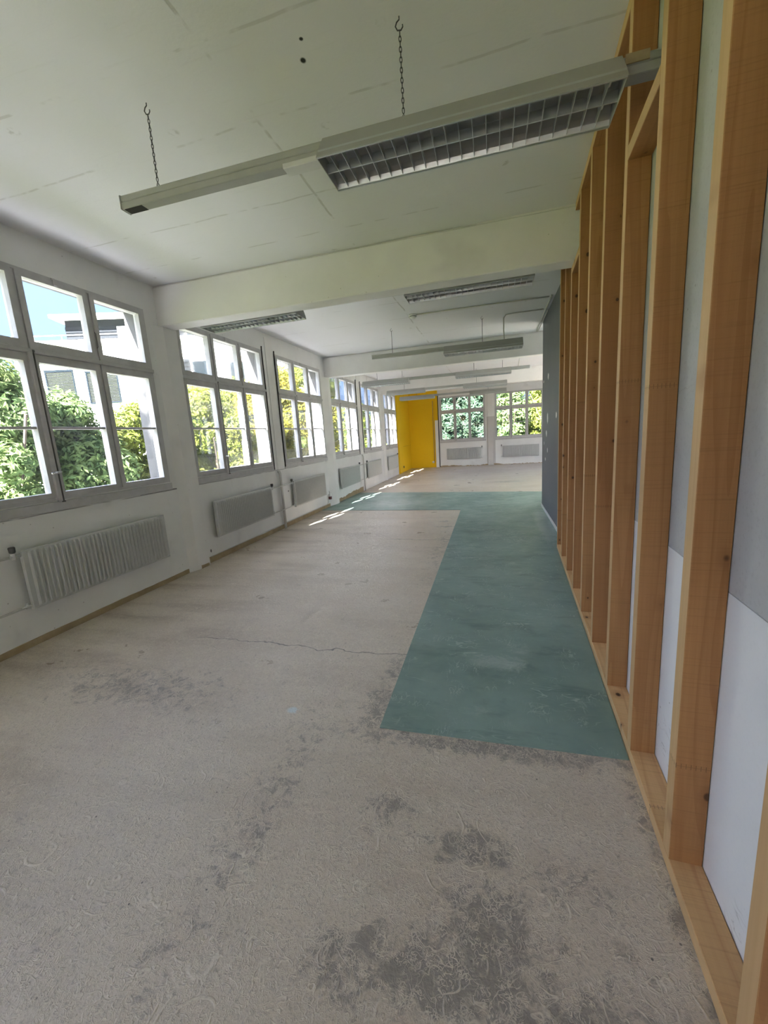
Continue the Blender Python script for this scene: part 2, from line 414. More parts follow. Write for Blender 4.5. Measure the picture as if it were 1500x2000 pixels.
def wood_mat(name, tone=(1, 1, 1)):
    t = NT(name)
    c = t.coord()
    oi = t.n('ShaderNodeObjectInfo').outputs['Random']
    off = t.comb(t.m('MULTIPLY', oi, 37.0), t.m('MULTIPLY', oi, 91.0), t.m('MULTIPLY', oi, 53.0))
    p = t.vm('ADD', c, off)
    x, y, z = t.xyz(c)
    grain = t.noise(t.vm('MULTIPLY', p, (60, 60, 1.3)), 1.0, 5, 0.65, 0.4)
    ringv = t.vm('MULTIPLY', p, (11, 11, 0.42))
    ring = t.m('FRACT', t.m('MULTIPLY', t.noise(ringv, 1.0, 1.0, 0.4, 0.5), 6.0))
    a = tuple(q*k for q, k in zip((0.36, 0.165, 0.060), tone))
    b = tuple(q*k for q, k in zip((0.53, 0.285, 0.115), tone))
    col = t.mix(grain, a, b)
    col = t.mix(t.m('MULTIPLY', t.step(ring, 0.55, 0.95), 0.32), col, tuple(q*k for q, k in zip((0.28, 0.105, 0.034), tone)))
    board = t.m('FRACT', t.m('MULTIPLY', oi, 7.31))
    col = t.mix(t.m('MULTIPLY', board, 0.5), col, tuple(q*k for q, k in zip((0.31, 0.125, 0.042), tone)))
    # window light put into the colour: paler narrow edges; sawn broad faces
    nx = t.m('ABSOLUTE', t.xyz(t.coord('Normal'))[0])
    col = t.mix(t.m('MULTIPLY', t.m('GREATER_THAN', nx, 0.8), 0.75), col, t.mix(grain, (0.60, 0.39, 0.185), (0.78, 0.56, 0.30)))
    saw = t.noise(t.vm('MULTIPLY', p, (3, 3, 190)), 1.0, 3, 0.6)
    col = t.mix(t.m('MULTIPLY', t.m('MULTIPLY', t.step(saw, 0.5, 0.75), t.m('LESS_THAN', nx, 0.8)), 0.28), col, (0.22, 0.10, 0.04))
    # knots
    sv = (9.0, 9.0, 2.3)
    q = t.vm('MULTIPLY', p, sv)
    pos = t.vor(q, 1.0, 'Position')
    dl = t.vm('DIVIDE', t.vm('SUBTRACT', q, pos), sv)
    dx, dy, dz = t.xyz(dl)
    d = t.vm('LENGTH', t.comb(dx, t.m('MULTIPLY', dy, 0.25), t.m('MULTIPLY', dz, 0.8)))
    rnd = t.xyz(t.vor(q, 1.0, 'Color'))[0]
    rad = t.m('MULTIPLY', t.step(rnd, 0.25, 1.0), 0.017)
    kn = t.step(d, t.m('MULTIPLY', rad, 0.5), rad, 1, 0)
    halo = t.step(d, rad, t.m('MULTIPLY', rad, 2.6), 1, 0)
    col = t.mix(t.m('MULTIPLY', halo, 0.35), col, (0.30, 0.125, 0.045))
    col = t.mix(t.m('MULTIPLY', kn, 0.9), col, (0.055, 0.026, 0.014))
    # finger joint: a row of short dark ticks across the board
    zz = t.m('ADD', t.m('MULTIPLY', t.m('FRACT', t.m('MULTIPLY', oi, 13.7)), 1.3), 0.35)
    dzj = t.m('ABSOLUTE', t.m('SUBTRACT', z, zz))
    tick = t.m('MULTIPLY', t.m('LESS_THAN', dzj, 0.009), t.m('LESS_THAN', t.m('FRACT', t.m('MULTIPLY', t.m('ADD', x, y), 75.0)), 0.16))
    jl = t.m('MULTIPLY', t.step(dzj, 0.0008, 0.002, 1, 0), 0.5)
    col = t.mix(t.m('MULTIPLY', t.m('MAXIMUM', tick, jl), 0.6), col, (0.10, 0.05, 0.025))
    side = t.m('LESS_THAN', z, zz)
    col = t.mix(t.m('MULTIPLY', side, 0.14), col, (0.30, 0.16, 0.07))
    nor = t.bump(grain, 0.12, 0.003)
    return t.done(t.bsdf(col, 0.58, 0, nor, 0.35))
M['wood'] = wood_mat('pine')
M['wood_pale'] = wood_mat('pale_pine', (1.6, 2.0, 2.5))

def board_mat(name, base, speck):
    t = NT(name)
    c = t.coord()
    n1 = t.noise(c, 1.5, 4, 0.6)
    n2 = t.noise(c, 70, 4, 0.7)
    col = t.mix(n1, tuple(q*0.93 for q in base), base)
    col = t.mix(t.m('MULTIPLY', t.step(n2, 0.5, 0.7), 0.35*speck), col, tuple(q*0.7 for q in base))
    sc = t.noise(t.vm('MULTIPLY', c, (1, 0.6, 2.0)), 6, 3, 0.6, 0.7)
    l = t.m('MULTIPLY', t.step(t.m('ABSOLUTE', t.m('SUBTRACT', sc, 0.5)), 0.002, 0.008, 1, 0), t.step(t.noise(c, 3, 2), 0.6, 0.7))
    col = t.mix(t.m('MULTIPLY', l, 0.5), col, (0.3, 0.3, 0.3))
    sp = t.step(t.vor(c, 7.0), 0.02, 0.04, 1, 0)
    col = t.mix(t.m('MULTIPLY', sp, 0.5), col, (0.2, 0.18, 0.16))
    return t.done(t.bsdf(col, 0.75, 0, t.bump(n2, 0.1, 0.002), 0.2))
M['board_grey'] = board_mat('grey_gypsum_board', (0.53, 0.535, 0.54), 1.0)
M['board_white'] = board_mat('white_gypsum_board', (0.86, 0.87, 0.88), 0.25)

def grey_wall_mat():
    t = NT('slate_grey_paint')
    c = t.coord()
    x, y, z = t.xyz(c)
    n1 = t.noise(c, 2.0, 4, 0.6)
    col = t.mix(n1, (0.115, 0.125, 0.150), (0.150, 0.160, 0.185))
    wp = t.noise(c, 12, 3, 0.6)
    e = None
    for cy, cz, ry, rz in ((7.44, 1.63, 0.07, 0.085), (7.58, 1.375, 0.07, 0.05), (6.42, 1.645, 0.055, 0.05), (7.42, 1.10, 0.04, 0.045), (7.38, 2.29, 0.07, 0.05), (8.02, 2.27, 0.05, 0.02), (7.7, 0.93, 0.04, 0.03), (7.9, 1.2, 0.03, 0.03)):
        q = t.ellipse(y, z, cy, cz, ry, rz, 0.2, wp)
        e = q if e is None else t.m('MAXIMUM', e, q)
    col = t.mix(e, col, (0.75, 0.75, 0.74))
    return t.done(t.bsdf(col, 0.55, 0, t.bump(t.noise(c, 50, 3), 0.12, 0.003), 0.35))
M['grey'] = grey_wall_mat()

def raw_base_mat():
    t = NT('raw_plaster_strip')
    c = t.coord()
    n1 = t.noise(c, 6, 5, 0.7)
    n2 = t.noise(c, 1.3, 3)
    col = t.mix(n1, (0.24, 0.175, 0.095), (0.56, 0.46, 0.30))
    col = t.mix(t.m('MULTIPLY', t.step(n2, 0.5, 0.7), 0.5), col, (0.30, 0.23, 0.15))
    return t.done(t.bsdf(col, 0.85, 0, t.bump(n1, 0.5, 0.01), 0.2))
M['raw'] = raw_base_mat()

M['frame'] = simple('window_paint', (0.56, 0.55, 0.555), 0.5, 0, 0.13, 9.0, 0.1, 0.4)
M['dark_gap'] = simple('dark_gap', (0.03, 0.028, 0.028), 0.8)
M['radiator'] = simple('radiator_enamel', (0.56, 0.57, 0.56), 0.38, 0, 0.06, 20, 0, 0.5)
M['valve'] = simple('valve_plastic', (0.10, 0.095, 0.09), 0.5)
M['pipe'] = simple('pipe_paint', (0.64, 0.63, 0.60), 0.5, 0, 0.08)
M['lamp'] = simple('lamp_steel', (0.43, 0.44, 0.42), 0.42, 0, 0.06, 8, 0, 0.5)
M['lamp_white'] = simple('lamp_white', (0.74, 0.75, 0.74), 0.45)
M['louver'] = simple('louver_aluminium', (0.58, 0.62, 0.62), 0.32, 0.55, 0.05)
M['chain'] = simple('chain_steel', (0.10, 0.10, 0.105), 0.45, 0.7)
M['chrome'] = simple('chrome', (0.72, 0.72, 0.72), 0.22, 0.9, 0.03)
M['white_plastic'] = simple('white_plastic', (0.80, 0.80, 0.78), 0.35, 0, 0.02)
M['red_dark'] = simple('dark_red_plastic', (0.09, 0.012, 0.014), 0.5)
M['stucco'] = simple('outer_stucco', (0.40, 0.40, 0.40), 0.9, 0, 0.05, 30, 0.15, 0.1)

def glass_mat():
    t = NT('window_glass')
    c = t.coord()
    tr = t.n('ShaderNodeBsdfTransparent'); t.set(tr.inputs[0], (0.985, 0.992, 0.99))
    gl = t.n('ShaderNodeBsdfGlossy'); t.set(gl.inputs['Roughness'], 0.03); t.set(gl.inputs[0], (0.9, 0.9, 0.9))
    df = t.n('ShaderNodeBsdfTranslucent'); t.set(df.inputs[0], (0.8, 0.82, 0.82))
    fr = t.n('ShaderNodeFresnel'); t.set(fr.inputs[0], 1.30)
    mx = t.n('ShaderNodeMixShader'); t.set(mx.inputs[0], t.m('MULTIPLY', fr.outputs[0], 0.5)); t.t.links.new(tr.outputs[0], mx.inputs[1]); t.t.links.new(gl.outputs[0], mx.inputs[2])
    m2 = t.n('ShaderNodeMixShader')
    t.set(m2.inputs[0], t.m('ADD', t.m('MULTIPLY', t.step(t.noise(c, 3.0, 4, 0.6), 0.45, 0.8), 0.012), 0.004))
    t.t.links.new(mx.outputs[0], m2.inputs[1]); t.t.links.new(df.outputs[0], m2.inputs[2])
    return t.done(m2.outputs[0])
M['glass'] = glass_mat()

# outside
def leaf_mat(name, a, b, dead):
    t = NT(name)
    c = t.coord()
    oi = t.n('ShaderNodeObjectInfo').outputs['Random']
    v = t.vor(c, 9.0, 'Color')
    f = t.xyz(v)[0]
    col = t.mix(f, a, b)
    col = t.mix(t.m('MULTIPLY', t.step(t.noise(c, 1.4, 3), 0.5, 0.7), 0.6), col, dead)
    col = t.mix(t.m('MULTIPLY', oi, 0.25), col, tuple(q*0.6 for q in a))
    d = t.bsdf(col, 0.7, 0, None, 0.08)
    tl = t.n('ShaderNodeBsdfTranslucent'); t.set(tl.inputs[0], col)
    mx = t.n('ShaderNodeMixShader'); t.set(mx.inputs[0], 0.45)
    t.t.links.new(d, mx.inputs[1]); t.t.links.new(tl.outputs[0], mx.inputs[2])
    return t.done(mx.outputs[0])
M['leaf_green'] = leaf_mat('leaf_green', (0.075, 0.125, 0.050), (0.13, 0.18, 0.065), (0.16, 0.19, 0.065))
M['leaf_yellow'] = leaf_mat('leaf_yellow', (0.14, 0.155, 0.020), (0.23, 0.205, 0.030), (0.27, 0.20, 0.022))
M['leaf_lime'] = leaf_mat('leaf_lime', (0.11, 0.150, 0.026), (0.18, 0.205, 0.038), (0.21, 0.205, 0.04))
M['leaf_dark'] = leaf_mat('leaf_dark', (0.030, 0.060, 0.042), (0.065, 0.105, 0.062), (0.085, 0.12, 0.065))
M['bark'] = simple('bark', (0.06, 0.045, 0.032), 0.9, 0, 0.2, 12, 0.5)
M['render'] = simple('building_render', (0.85, 0.85, 0.85), 0.9, 0, 0.03)
M['clap'] = simple('building_clapboard', (0.0135, 0.0150, 0.0175), 0.9, 0, 0.05, 14, 0, 0.02)
M['shutter'] = simple('building_shutter', (0.011, 0.012, 0.014), 0.9, 0, 0.05, 14, 0, 0.02)
M['bwin'] = simple('building_window', (0.006, 0.010, 0.014), 0.5, 0, 0.1, 14, 0, 0.04)
M['gravel'] = simple('bounce_gravel', (0.44, 0.45, 0.47), 0.95, 0, 0.15, 30, 0.4, 0.1)
M['lawn'] = simple('lawn', (0.09, 0.11, 0.035), 0.95, 0, 0.3, 8, 0.4, 0.1)
M['straw'] = simple('dried_straw', (0.10, 0.075, 0.045), 0.8, 0, 0.15)
M['straw_pale'] = simple('pale_straw', (0.50, 0.36, 0.16), 0.8, 0, 0.15)

# ------------------------------------------------------------------ the room shell
XW, XO, ZC, YF = -3.66, -3.92, 3.307, 18.33
YB, XR = -12.3, 6.0
BEAMS = ((4.13, 4.33), (8.90, 9.10), (13.69, 13.89), (-0.62, -0.42), (-5.36, -5.16), (-10.1, -9.9))
BZ = 2.878

fl = MB().box(XO, 1.25, YB-0.26, 8.01, -0.25, 0.0).box(XO, XR+0.26, 8.01, YF+0.26, -0.25, 0.0).obj('floor', M['floor'])
tag(fl, 'bare scraped screed floor with curled glue marks', 'floor', kind='structure')
gp = [(-0.602, 1.808), (0.562, 1.808), (0.731, 5.34), (0.85, 5.42), (0.85, 8.21), (XR, 8.21), (XR, 9.75), (1.07, 10.10), (-3.655, 10.72), (-3.655, 8.10), (-0.656, 7.935)]
gc = MB().prism(gp, 0.0005, 0.006).obj('coating', M['coating'], fl)
tag(gc, 'worn green floor coating with scuffs')

ce = MB().box(XO, 1.25, YB-0.26, 8.01, ZC, ZC+0.35).box(XO, XR+0.26, 8.01, YF+0.26, ZC, ZC+0.35).obj('ceiling', M['ceiling'])
tag(ce, 'off-white board-marked concrete ceiling with seams', 'ceiling', kind='structure')
for (a, b) in BEAMS:
    xe = XR if a > 8 else 1.2
    mb = MB().cbox(XO+0.02, xe, a, b, BZ, ZC-0.014, 0.008, 'x').box(XO+0.02, xe, a+0.02, b-0.01, ZC-0.014, ZC)
    mb.box(-0.13, xe, a+0.004, a+0.03, ZC-0.014, ZC)
    bo = mb.obj('beam', M['pillar'], ce)

WINS = [(-2.62, 0), (-0.265, 0), (2.09, 0), (4.445, 0), (6.785, 0), (9.14, 0), (11.477, 0), (13.837, 0), (-4.975, 0), (-7.33, 0), (-9.685, 0)]  # last three are unseen, added for more light indoors
WU0, WU1, WZ0, WZ1 = -0.08, 1.845, 1.14, 3.015
mb = MB()
mb.box(XO, XW, YB-0.2, YF+0.26, -0.25, WZ0); mb.box(XO, XW, YB-0.2, YF+0.26, WZ1, ZC)
edge = YB-0.2
for y0, _ in sorted(WINS):
    mb.box(XO, XW, edge, y0+WU0, WZ0, WZ1); edge = y0+WU1
mb.box(XO, XW, edge, YF+0.26, WZ0, WZ1)
wl = mb.obj('wall_left', M['wall'])
tag(wl, 'long white window wall on the left, yellow at its far end', 'wall', kind='structure')
for (ya, yb, yc) in ((4.03, 4.143, 4.35), (8.62, 8.90, 9.06), (13.60, 13.695, 13.80), (-0.72, -0.62, -0.42)):
    MB().prism([(XW-0.01, ya), (XW, ya), (XW+0.052, yb), (XW+0.052, yc), (XW, yc+0.005), (XW-0.01, yc+0.005)], 0, BZ).obj('pillar', M['pillar'], wl)
MB().cbox(XW-0.01, XW+0.035, 15.80, 16.22, 0, ZC, 0.006).obj('pilaster', M['wall'], wl)
# shallow board between each pair of windows
for y0 in (6.36, 11.07, 1.67):
    MB().cbox(XW-0.01, XW+0.010, y0+0.06, y0+0.30, 1.05, 3.24, 0.004).obj('pier_board', M['pillar'], wl)

# far wall with two windows in view
FW = [(-2.221, 0), (0.100, 0), (2.0, 0), (3.95, 0)]  # last two are out of view, added to brighten the far bays
mb = MB()
mb.box(XO, XR+0.2, YF, YF+0.26, -0.25, WZ0); mb.box(XO, XR+0.2, YF, YF+0.26, WZ1, ZC)
edge = XO
for x0, _ in FW:
    mb.box(edge, x0+WU0, YF, YF+0.26, WZ0, WZ1); edge = x0+WU1
mb.box(edge, XR+0.2, YF, YF+0.26, WZ0, WZ1)
wf = mb.obj('wall_far', M['wall'])
tag(wf, 'far end wall with windows, painted yellow at left', 'wall', kind='structure')
MB().cbox(-2.525, -2.385, YF-0.055, YF+0.01, 0, ZC, 0.006).obj('pillar', M['wall'], wf)
MB().cbox(-0.284, -0.046, YF-0.075, YF+0.01, 0, ZC, 0.008).obj('pillar', M['wall'], wf)

def pierced(name, mat, a0, a1, b0, b1, wins, along):
    # wall along x or y with window openings starting at wins
    mb = MB()
    def bx(p, q, z0, z1):
        if along == 'x': mb.box(p, q, b0, b1, z0, z1)
        else: mb.box(b0, b1, p, q, z0, z1)
    bx(a0, a1, 0, WZ0); bx(a0, a1, WZ1, ZC); e = a0
    for w in wins:
        bx(e, w+WU0, WZ0, WZ1); e = w+WU1
    bx(e, a1, WZ0, WZ1)
    return mb.obj(name, mat)
BWIN = (-3.3, -1.35)  # unseen back windows, added to brighten the near bays
SWIN = (8.7, 11.0, 13.3, 15.6)  # unseen side windows, added to brighten the far bays
wb = pierced('wall_back', M['plain'], XO, 0.9, YB-0.26, YB, BWIN, 'x')
tag(wb, 'plain white wall behind the camera', 'wall', kind='structure')
we = pierced('wall_side', M['plain'], 8.2, YF, XR, XR+0.26, SWIN, 'y')
tag(we, 'plain white wall closing the far right recess', 'wall', kind='structure')

# slate grey block on the right
gw = MB().prism([(0.853, 5.36), (1.05, 5.36), (1.05, 8.01), (2.0, 8.01), (2.0, 8.21), (0.853, 8.21)], 0, ZC).obj('wall_inner', M['grey'])
tag(gw, 'dark slate grey wall with white paint chips beyond the studs', 'wall', kind='structure')
CWIN = (2.2, 4.1)  # courtyard windows and their wall are made up to let sun in
wc = pierced('wall_added_court', M['plain'], 2.0, XR+0.26, 8.0, 8.21, CWIN, 'x')
tag(wc, 'white wall added out of view, with windows to let sun in', 'wall', kind='structure')
bb = MB().cbox(0.840, 0.853, 5.45, 8.21, 0, 0.055, 0.003, 'y').obj('baseboard_right', M['lamp_white'])
tag(bb, 'low white baseboard at the foot of the slate grey wall', 'baseboard', kind='structure')

# raw strip along the foot of the window wall, where the baseboard was torn off
def ragged_strip(x0, x1, ya, yb, h, jag, seed):
    r = random.Random(seed); mb = MB(); n = max(2, int((yb-ya)/0.06)); prev = None
    ph = h
    for i in range(n+1):
        y = ya + (yb-ya)*i/n
        ph = min(h+jag, max(h-jag, ph + r.uniform(-jag, jag)*0.7))
        cur = [(x0, y, 0.0), (x1, y, 0.0), (x1, y, ph), (x0, y, ph+0.003)]
        if prev is not None:
            mb.add(prev + cur, [(1, 5, 6, 2), (2, 6, 7, 3), (0, 4, 5, 1)])
        prev = cur
    mb.add(prev, [(0, 1, 2, 3)])
    return mb
bl = ragged_strip(XW, XW+0.006, YB, 4.02, 0.052, 0.004, 1).obj('baseboard_left', M['raw'])
tag(bl, 'brown raw strip where the baseboard came off under the nearest windows', 'baseboard', kind='structure')
ragged_strip(XW, XW+0.006, 4.36, 8.6, 0.070, 0.006, 2).obj('strip', M['raw'], bl)
ragged_strip(XW, XW+0.006, 9.08, 11.1, 0.10, 0.03, 3).obj('strip', M['raw'], bl)
ragged_strip(XW+0.052, XW+0.057, 4.18, 4.33, 0.045, 0.012, 4).obj('strip', M['raw'], bl)
mbf = MB(); r = random.Random(5); ph = 0.04
for i in range(90):
    x0 = -2.38 + i*0.06; ph = min(0.065, max(0.012, ph + r.uniform(-0.02, 0.02)))
    mbf.box(x0, x0+0.06, YF-0.005, YF+0.002, 0, ph)
bf = mbf.obj('baseboard_far', M['raw'])
tag(bf, 'ragged brown strip along the foot of the far wall', 'baseboard', kind='structure')

# ------------------------------------------------------------------ windows
# local frame: x along the window, y into the room (0 = wall face), z up
CU = ((0.0, 0.51), (0.63, 1.14), (1.255, 1.765))
ZT, ZU, ZL, ZG, ZB = 2.949, 2.452, 2.287, 1.753, 1.205
def build_window(name):
    root = empty(name)
    MB().ring(WU0, WU1, WZ0, WZ1, -0.045, 1.81, 1.165, 2.99, -0.075, 0.010, 'y').obj('frame', M['frame'], root)
    MB().cbox(WU0, WU1, -0.07, 0.028, 2.352, 2.388, 0.005, 'x').obj('transom', M['frame'], root)
    for a, b in ((0.557, 0.583), (1.185, 1.210)):
        MB().cbox(a, b, -0.07, 0.004, 2.388, 2.99, 0.003).obj('mullion', M['frame'], root)
        MB().cbox(a, b, -0.07, 0.004, 1.165, 2.352, 0.003).obj('mullion', M['frame'], root)
    outer = ((-0.044, 0.556), (0.584, 1.184), (1.211, 1.809))
    for (a, b), (o0, o1) in zip(CU, outer):
        s = MB().ring(o0, o1, 2.389, 2.989, a, b, ZU, ZT, -0.055, 0.014, 'y').obj('sash', M['frame'], root)
        MB().box(a-0.006, b+0.006, -0.036, -0.032, ZU-0.006, ZT+0.006).obj('pane', M['glass'], s)
        s = MB().ring(o0, o1, 1.166, 2.351, a, b, ZB, ZL, -0.055, 0.014, 'y').obj('sash', M['frame'], root)
        MB().cbox(a, b, -0.045, 0.004, ZG-0.011, ZG+0.011, 0.004, 'x').obj('glazing_bar', M['frame'], s)
        MB().box(a-0.006, b+0.006, -0.036, -0.032, ZB-0.006, ZG-0.010).obj('pane', M['glass'], s)
        MB().box(a-0.006, b+0.006, -0.036, -0.032, ZG+0.010, ZL+0.006).obj('pane', M['glass'], s)
    MB().cbox(0.548, 0.582, 0.006, 0.034, 1.128, 2.36, 0.004).obj('cover_strip', M['frame'], root)
    MB().tube([(0.592, 0.026, 1.118), (0.592, 0.026, 2.375)], 0.006, 6).box(0.583, 0.60, 0.012, 0.036, 1.118, 1.13).box(0.585, 0.60, 0.014, 0.034, 2.36, 2.378).obj('bolt_rod', M['valve'], root)
    h = MB().lathe([(0.013, 0.030), (0.013, 0.052), (0.009, 0.058)], 10, (0.566, 0, 1.375), 'y')
    h.tube([(0.566, 0.054, 1.375), (0.552, 0.066, 1.374), (0.53, 0.070, 1.372), (0.508, 0.068, 1.371)], 0.0075, 8)
    h.box(0.574, 0.614, 0.030, 0.040, 1.366, 1.384)
    h.obj('handle', M['chrome'], root, smooth=True)
    MB().cbox(0.885, 0.915, 0.012, 0.026, 2.955, 3.005, 0.003).box(0.872, 0.90, 0.014, 0.022, 3.0, 3.012).obj('latch', M['frame'], root)
    MB().tube([(1.198, 0.018, 2.50), (1.198, 0.030, 2.51), (1.198, 0.030, 2.63), (1.198, 0.018, 2.64)], 0.004, 6).obj('stay', M['valve'], root)
    MB().cbox(WU0-0.02, WU1+0.02, 0.0, 0.012, 1.052, 1.128, 0.003, 'x').obj('window_sill', M['frame'], root)
    return root
def put_window(root, loc, rot, label):
    root.location = loc; root.rotation_euler = (0, 0, rot)
    return tag(root, label, 'window', None, 'structure')
proto = build_window('window_1')
LBL = ['three-column white window on the left wall, second behind the camera', 'three-column white window on the left wall, just behind the camera',
       'large three-column window nearest the camera, showing sky and white building', 'three-column window just past the first pillar, beside the hanging louvre lamp',
       'three-column window just before the second pillar, dark rail at its left', 'three-column window just past the second pillar, hedge in its first panes',
       'three-column window just before the third pillar on the left wall', 'narrow-looking window beside the yellow corner on the left wall',
       'left wall window third behind the camera, added for light', 'left wall window fourth behind the camera, added for light', 'left wall window farthest behind the camera, added for light']
# left wall: local x -> world y, local y -> world +x  (mirror handled by building a mirrored frame)
wins = []
def mirror_meshes(root):
    for ch in [root] + list(root.children_recursive):
        if ch.data:
            me = ch.data.copy(); ch.data = me
            for v in me.vertices: v.co.y = -v.co.y
            me.flip_normals()
# far-wall type: local x -> world x, room towards -y
far_proto = copy_tree(proto)
mirror_meshes(far_proto)
for i, (y0, _) in enumerate(WINS):
    if i == 0: w = proto
    else:
        w = copy_tree(proto); w.name = 'window_%d' % (i+1)
    wins.append(w)
# rotate +90deg about z: local x -> +y, local y -> -x ; so left-wall windows use the mirrored meshes
LM = {}
for w in wins:
    for ch in w.children_recursive:
        if ch.data:
            key = ch.data.name
            if key not in LM:
                me = ch.data.copy()
                for v in me.vertices: v.co.y = -v.co.y
                me.flip_normals()
                LM[key] = me
            ch.data = LM[key]
for w, (y0, _), lab in zip(wins, WINS, LBL):
    put_window(w, (XW, y0, 0), math.pi/2, lab)
far_all = []
FL = ['far wall window beside the yellow paint, with a straw star in it', 'far wall window half hidden by the slate grey wall', 'unseen far wall window added for light behind the slate grey wall', 'last far wall window, unseen, added for light in the right recess']
for i, (x0, _) in enumerate(FW):
    w = far_proto if i == 0 else copy_tree(far_proto)
    w.name = 'window_%d' % (len(WINS)+1+i)
    put_window(w, (x0, YF, 0), 0.0, FL[i])
nwin = len(WINS) + len(FW)
for k, x0 in enumerate(BWIN):
    nwin += 1; w = copy_tree(wins[0]); w.name = 'window_%d' % nwin
    put_window(w, (x0+1.765, YB, 0), math.pi, 'window added for light in the wall behind the camera, %s of two' % ('left' if k else 'right'))
for k, x0 in enumerate(CWIN):
    nwin += 1; w = copy_tree(wins[0]); w.name = 'window_%d' % nwin
    put_window(w, (x0+1.765, 8.21, 0), math.pi, 'courtyard window added to light the unseen right recess, %s of two' % ('right' if k else 'left'))
for k, y0 in enumerate(SWIN):
    nwin += 1; w = copy_tree(wins[0]); w.name = 'window_%d' % nwin
    put_window(w, (XR, y0+1.765, 0), -math.pi/2, 'window %s in the unseen right recess, added for light' % ('nearest', 'second', 'third', 'farthest')[k])
def rail(w, u, z0, z1, bend=0.0):
    MB().tube([(u, -0.012, z0), (u+bend*0.3, -0.014, (z0+z1)/2), (u+bend, -0.014, z1-0.06), (u+bend-0.004, -0.02, z1)], 0.011, 6).obj('guide_rail', M['dark_gap'], w)
rail(wins[3], 1.852, 1.06, 3.07); rail(wins[4], -0.095, 1.08, 3.06); rail(wins[5], 1.852, 1.06, 3.07, 0.03); rail(wins[6], -0.095, 1.08, 3.06); rail(wins[7], -0.095, 1.3, 3.02)
for o in bpy.data.objects:
    if o.name == 'window_9':
        rail(o, -0.11, 1.0, 3.05)

# straw star on the far window
st = MB(); s2 = MB()
for k in range(8):
    a = math.pi*k/4 + 0.2
    ca, sa = math.cos(a), math.sin(a)
    for mb_, L, wd in ((st, 0.155, 0.026), (s2, 0.10, 0.011)):
        aa = a if mb_ is st else a + math.pi/8
        ca, sa = math.cos(aa), math.sin(aa)
        pts = [(0.012*ca, 0.012*sa), (L*0.6*ca - wd*sa, L*0.6*sa + wd*ca), (L*ca, L*sa), (L*0.6*ca + wd*sa, L*0.6*sa - wd*ca)]
        mb_.prism([(p[1], p[0]) for p in pts], -0.004, 0.004, 'y')
star = empty('straw_star', (-1.29, YF+0.022, 2.055))
tag(star, 'spiky dark straw star stuck to the far window pane', 'ornament')
st.obj('ray', M['straw'], star); s2.obj('inner_ray', M['straw_pale'], star, (0, -0.006, 0))

# ------------------------------------------------------------------ timber stud wall on the right
TH = math.atan(0.0478)
SW = empty('wall_right', (0.543, 1.318, 0), -TH)
tag(SW, 'open timber stud wall on the right with gypsum boards behind', 'wall', kind='structure')
PT = 0.05
Y0S, Y1S = -13.62, 4.03
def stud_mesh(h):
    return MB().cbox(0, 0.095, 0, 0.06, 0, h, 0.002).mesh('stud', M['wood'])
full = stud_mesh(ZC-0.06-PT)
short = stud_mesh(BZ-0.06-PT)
for i in range(-12, 9):
    y = 0.495*i
    yw = 1.318 + y
    under = any(a-0.09 < yw < b+0.02 for a, b in BEAMS)
    s = place('stud', short if under else full, SW, (0, y, PT))
def long_piece(name, y0, y1, z0, z1, mat, x0=0.0, x1=0.095):
    # built along local z then laid down along the wall, so that the grain runs lengthwise
    L = y1-y0
    mb = MB().cbox(x0, x1, -(z1-z0), 0, 0, L, 0.002)
    o = mb.obj(name, mat, SW, (0, y0, z0))
    o.rotation_euler = (-math.pi/2, 0, 0)
    return o
def lay(name, y0, y1, z0, z1, mat):
    L = y1-y0; T = z1-z0
    o = MB().cbox(0, 0.095, 0, T, 0, L, 0.002).obj(name, mat, SW, (0, y0, z1))
    o.rotation_euler = (-math.pi/2, 0, 0)      # local z -> +y, local y -> -z
    return o
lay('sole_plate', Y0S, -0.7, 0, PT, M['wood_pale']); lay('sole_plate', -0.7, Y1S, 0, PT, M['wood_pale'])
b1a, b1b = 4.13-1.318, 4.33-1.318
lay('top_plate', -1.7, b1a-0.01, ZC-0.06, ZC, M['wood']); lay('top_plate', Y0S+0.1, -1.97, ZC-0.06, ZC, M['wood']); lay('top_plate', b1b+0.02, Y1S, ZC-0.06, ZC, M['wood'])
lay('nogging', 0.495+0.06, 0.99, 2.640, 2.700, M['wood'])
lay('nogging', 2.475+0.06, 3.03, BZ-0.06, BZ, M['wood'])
# boards behind the studs
edges = [Y0S, -8.9, -6.4, -3.96, -1.485+0.03, 0.99+0.03, 3.465+0.03, Y1S]
for a, b in zip(edges[:-1], edges[1:]):
    MB().box(0.097, 0.1095, a+0.0012, b-0.0012, 0.0, 0.9985).obj('plasterboard', M['board_white'], SW)['label'] = 'white lower gypsum board'
    z1 = ZC - 0.004
    MB().box(0.097, 0.1095, a+0.0012, b-0.0012, 1.0015, z1).obj('plasterboard', M['board_grey'], SW)['label'] = 'grey upper gypsum board'
MB().box(0.112, 0.16, Y0S, Y1S, 0, ZC).obj('backing', M['plain'], SW)

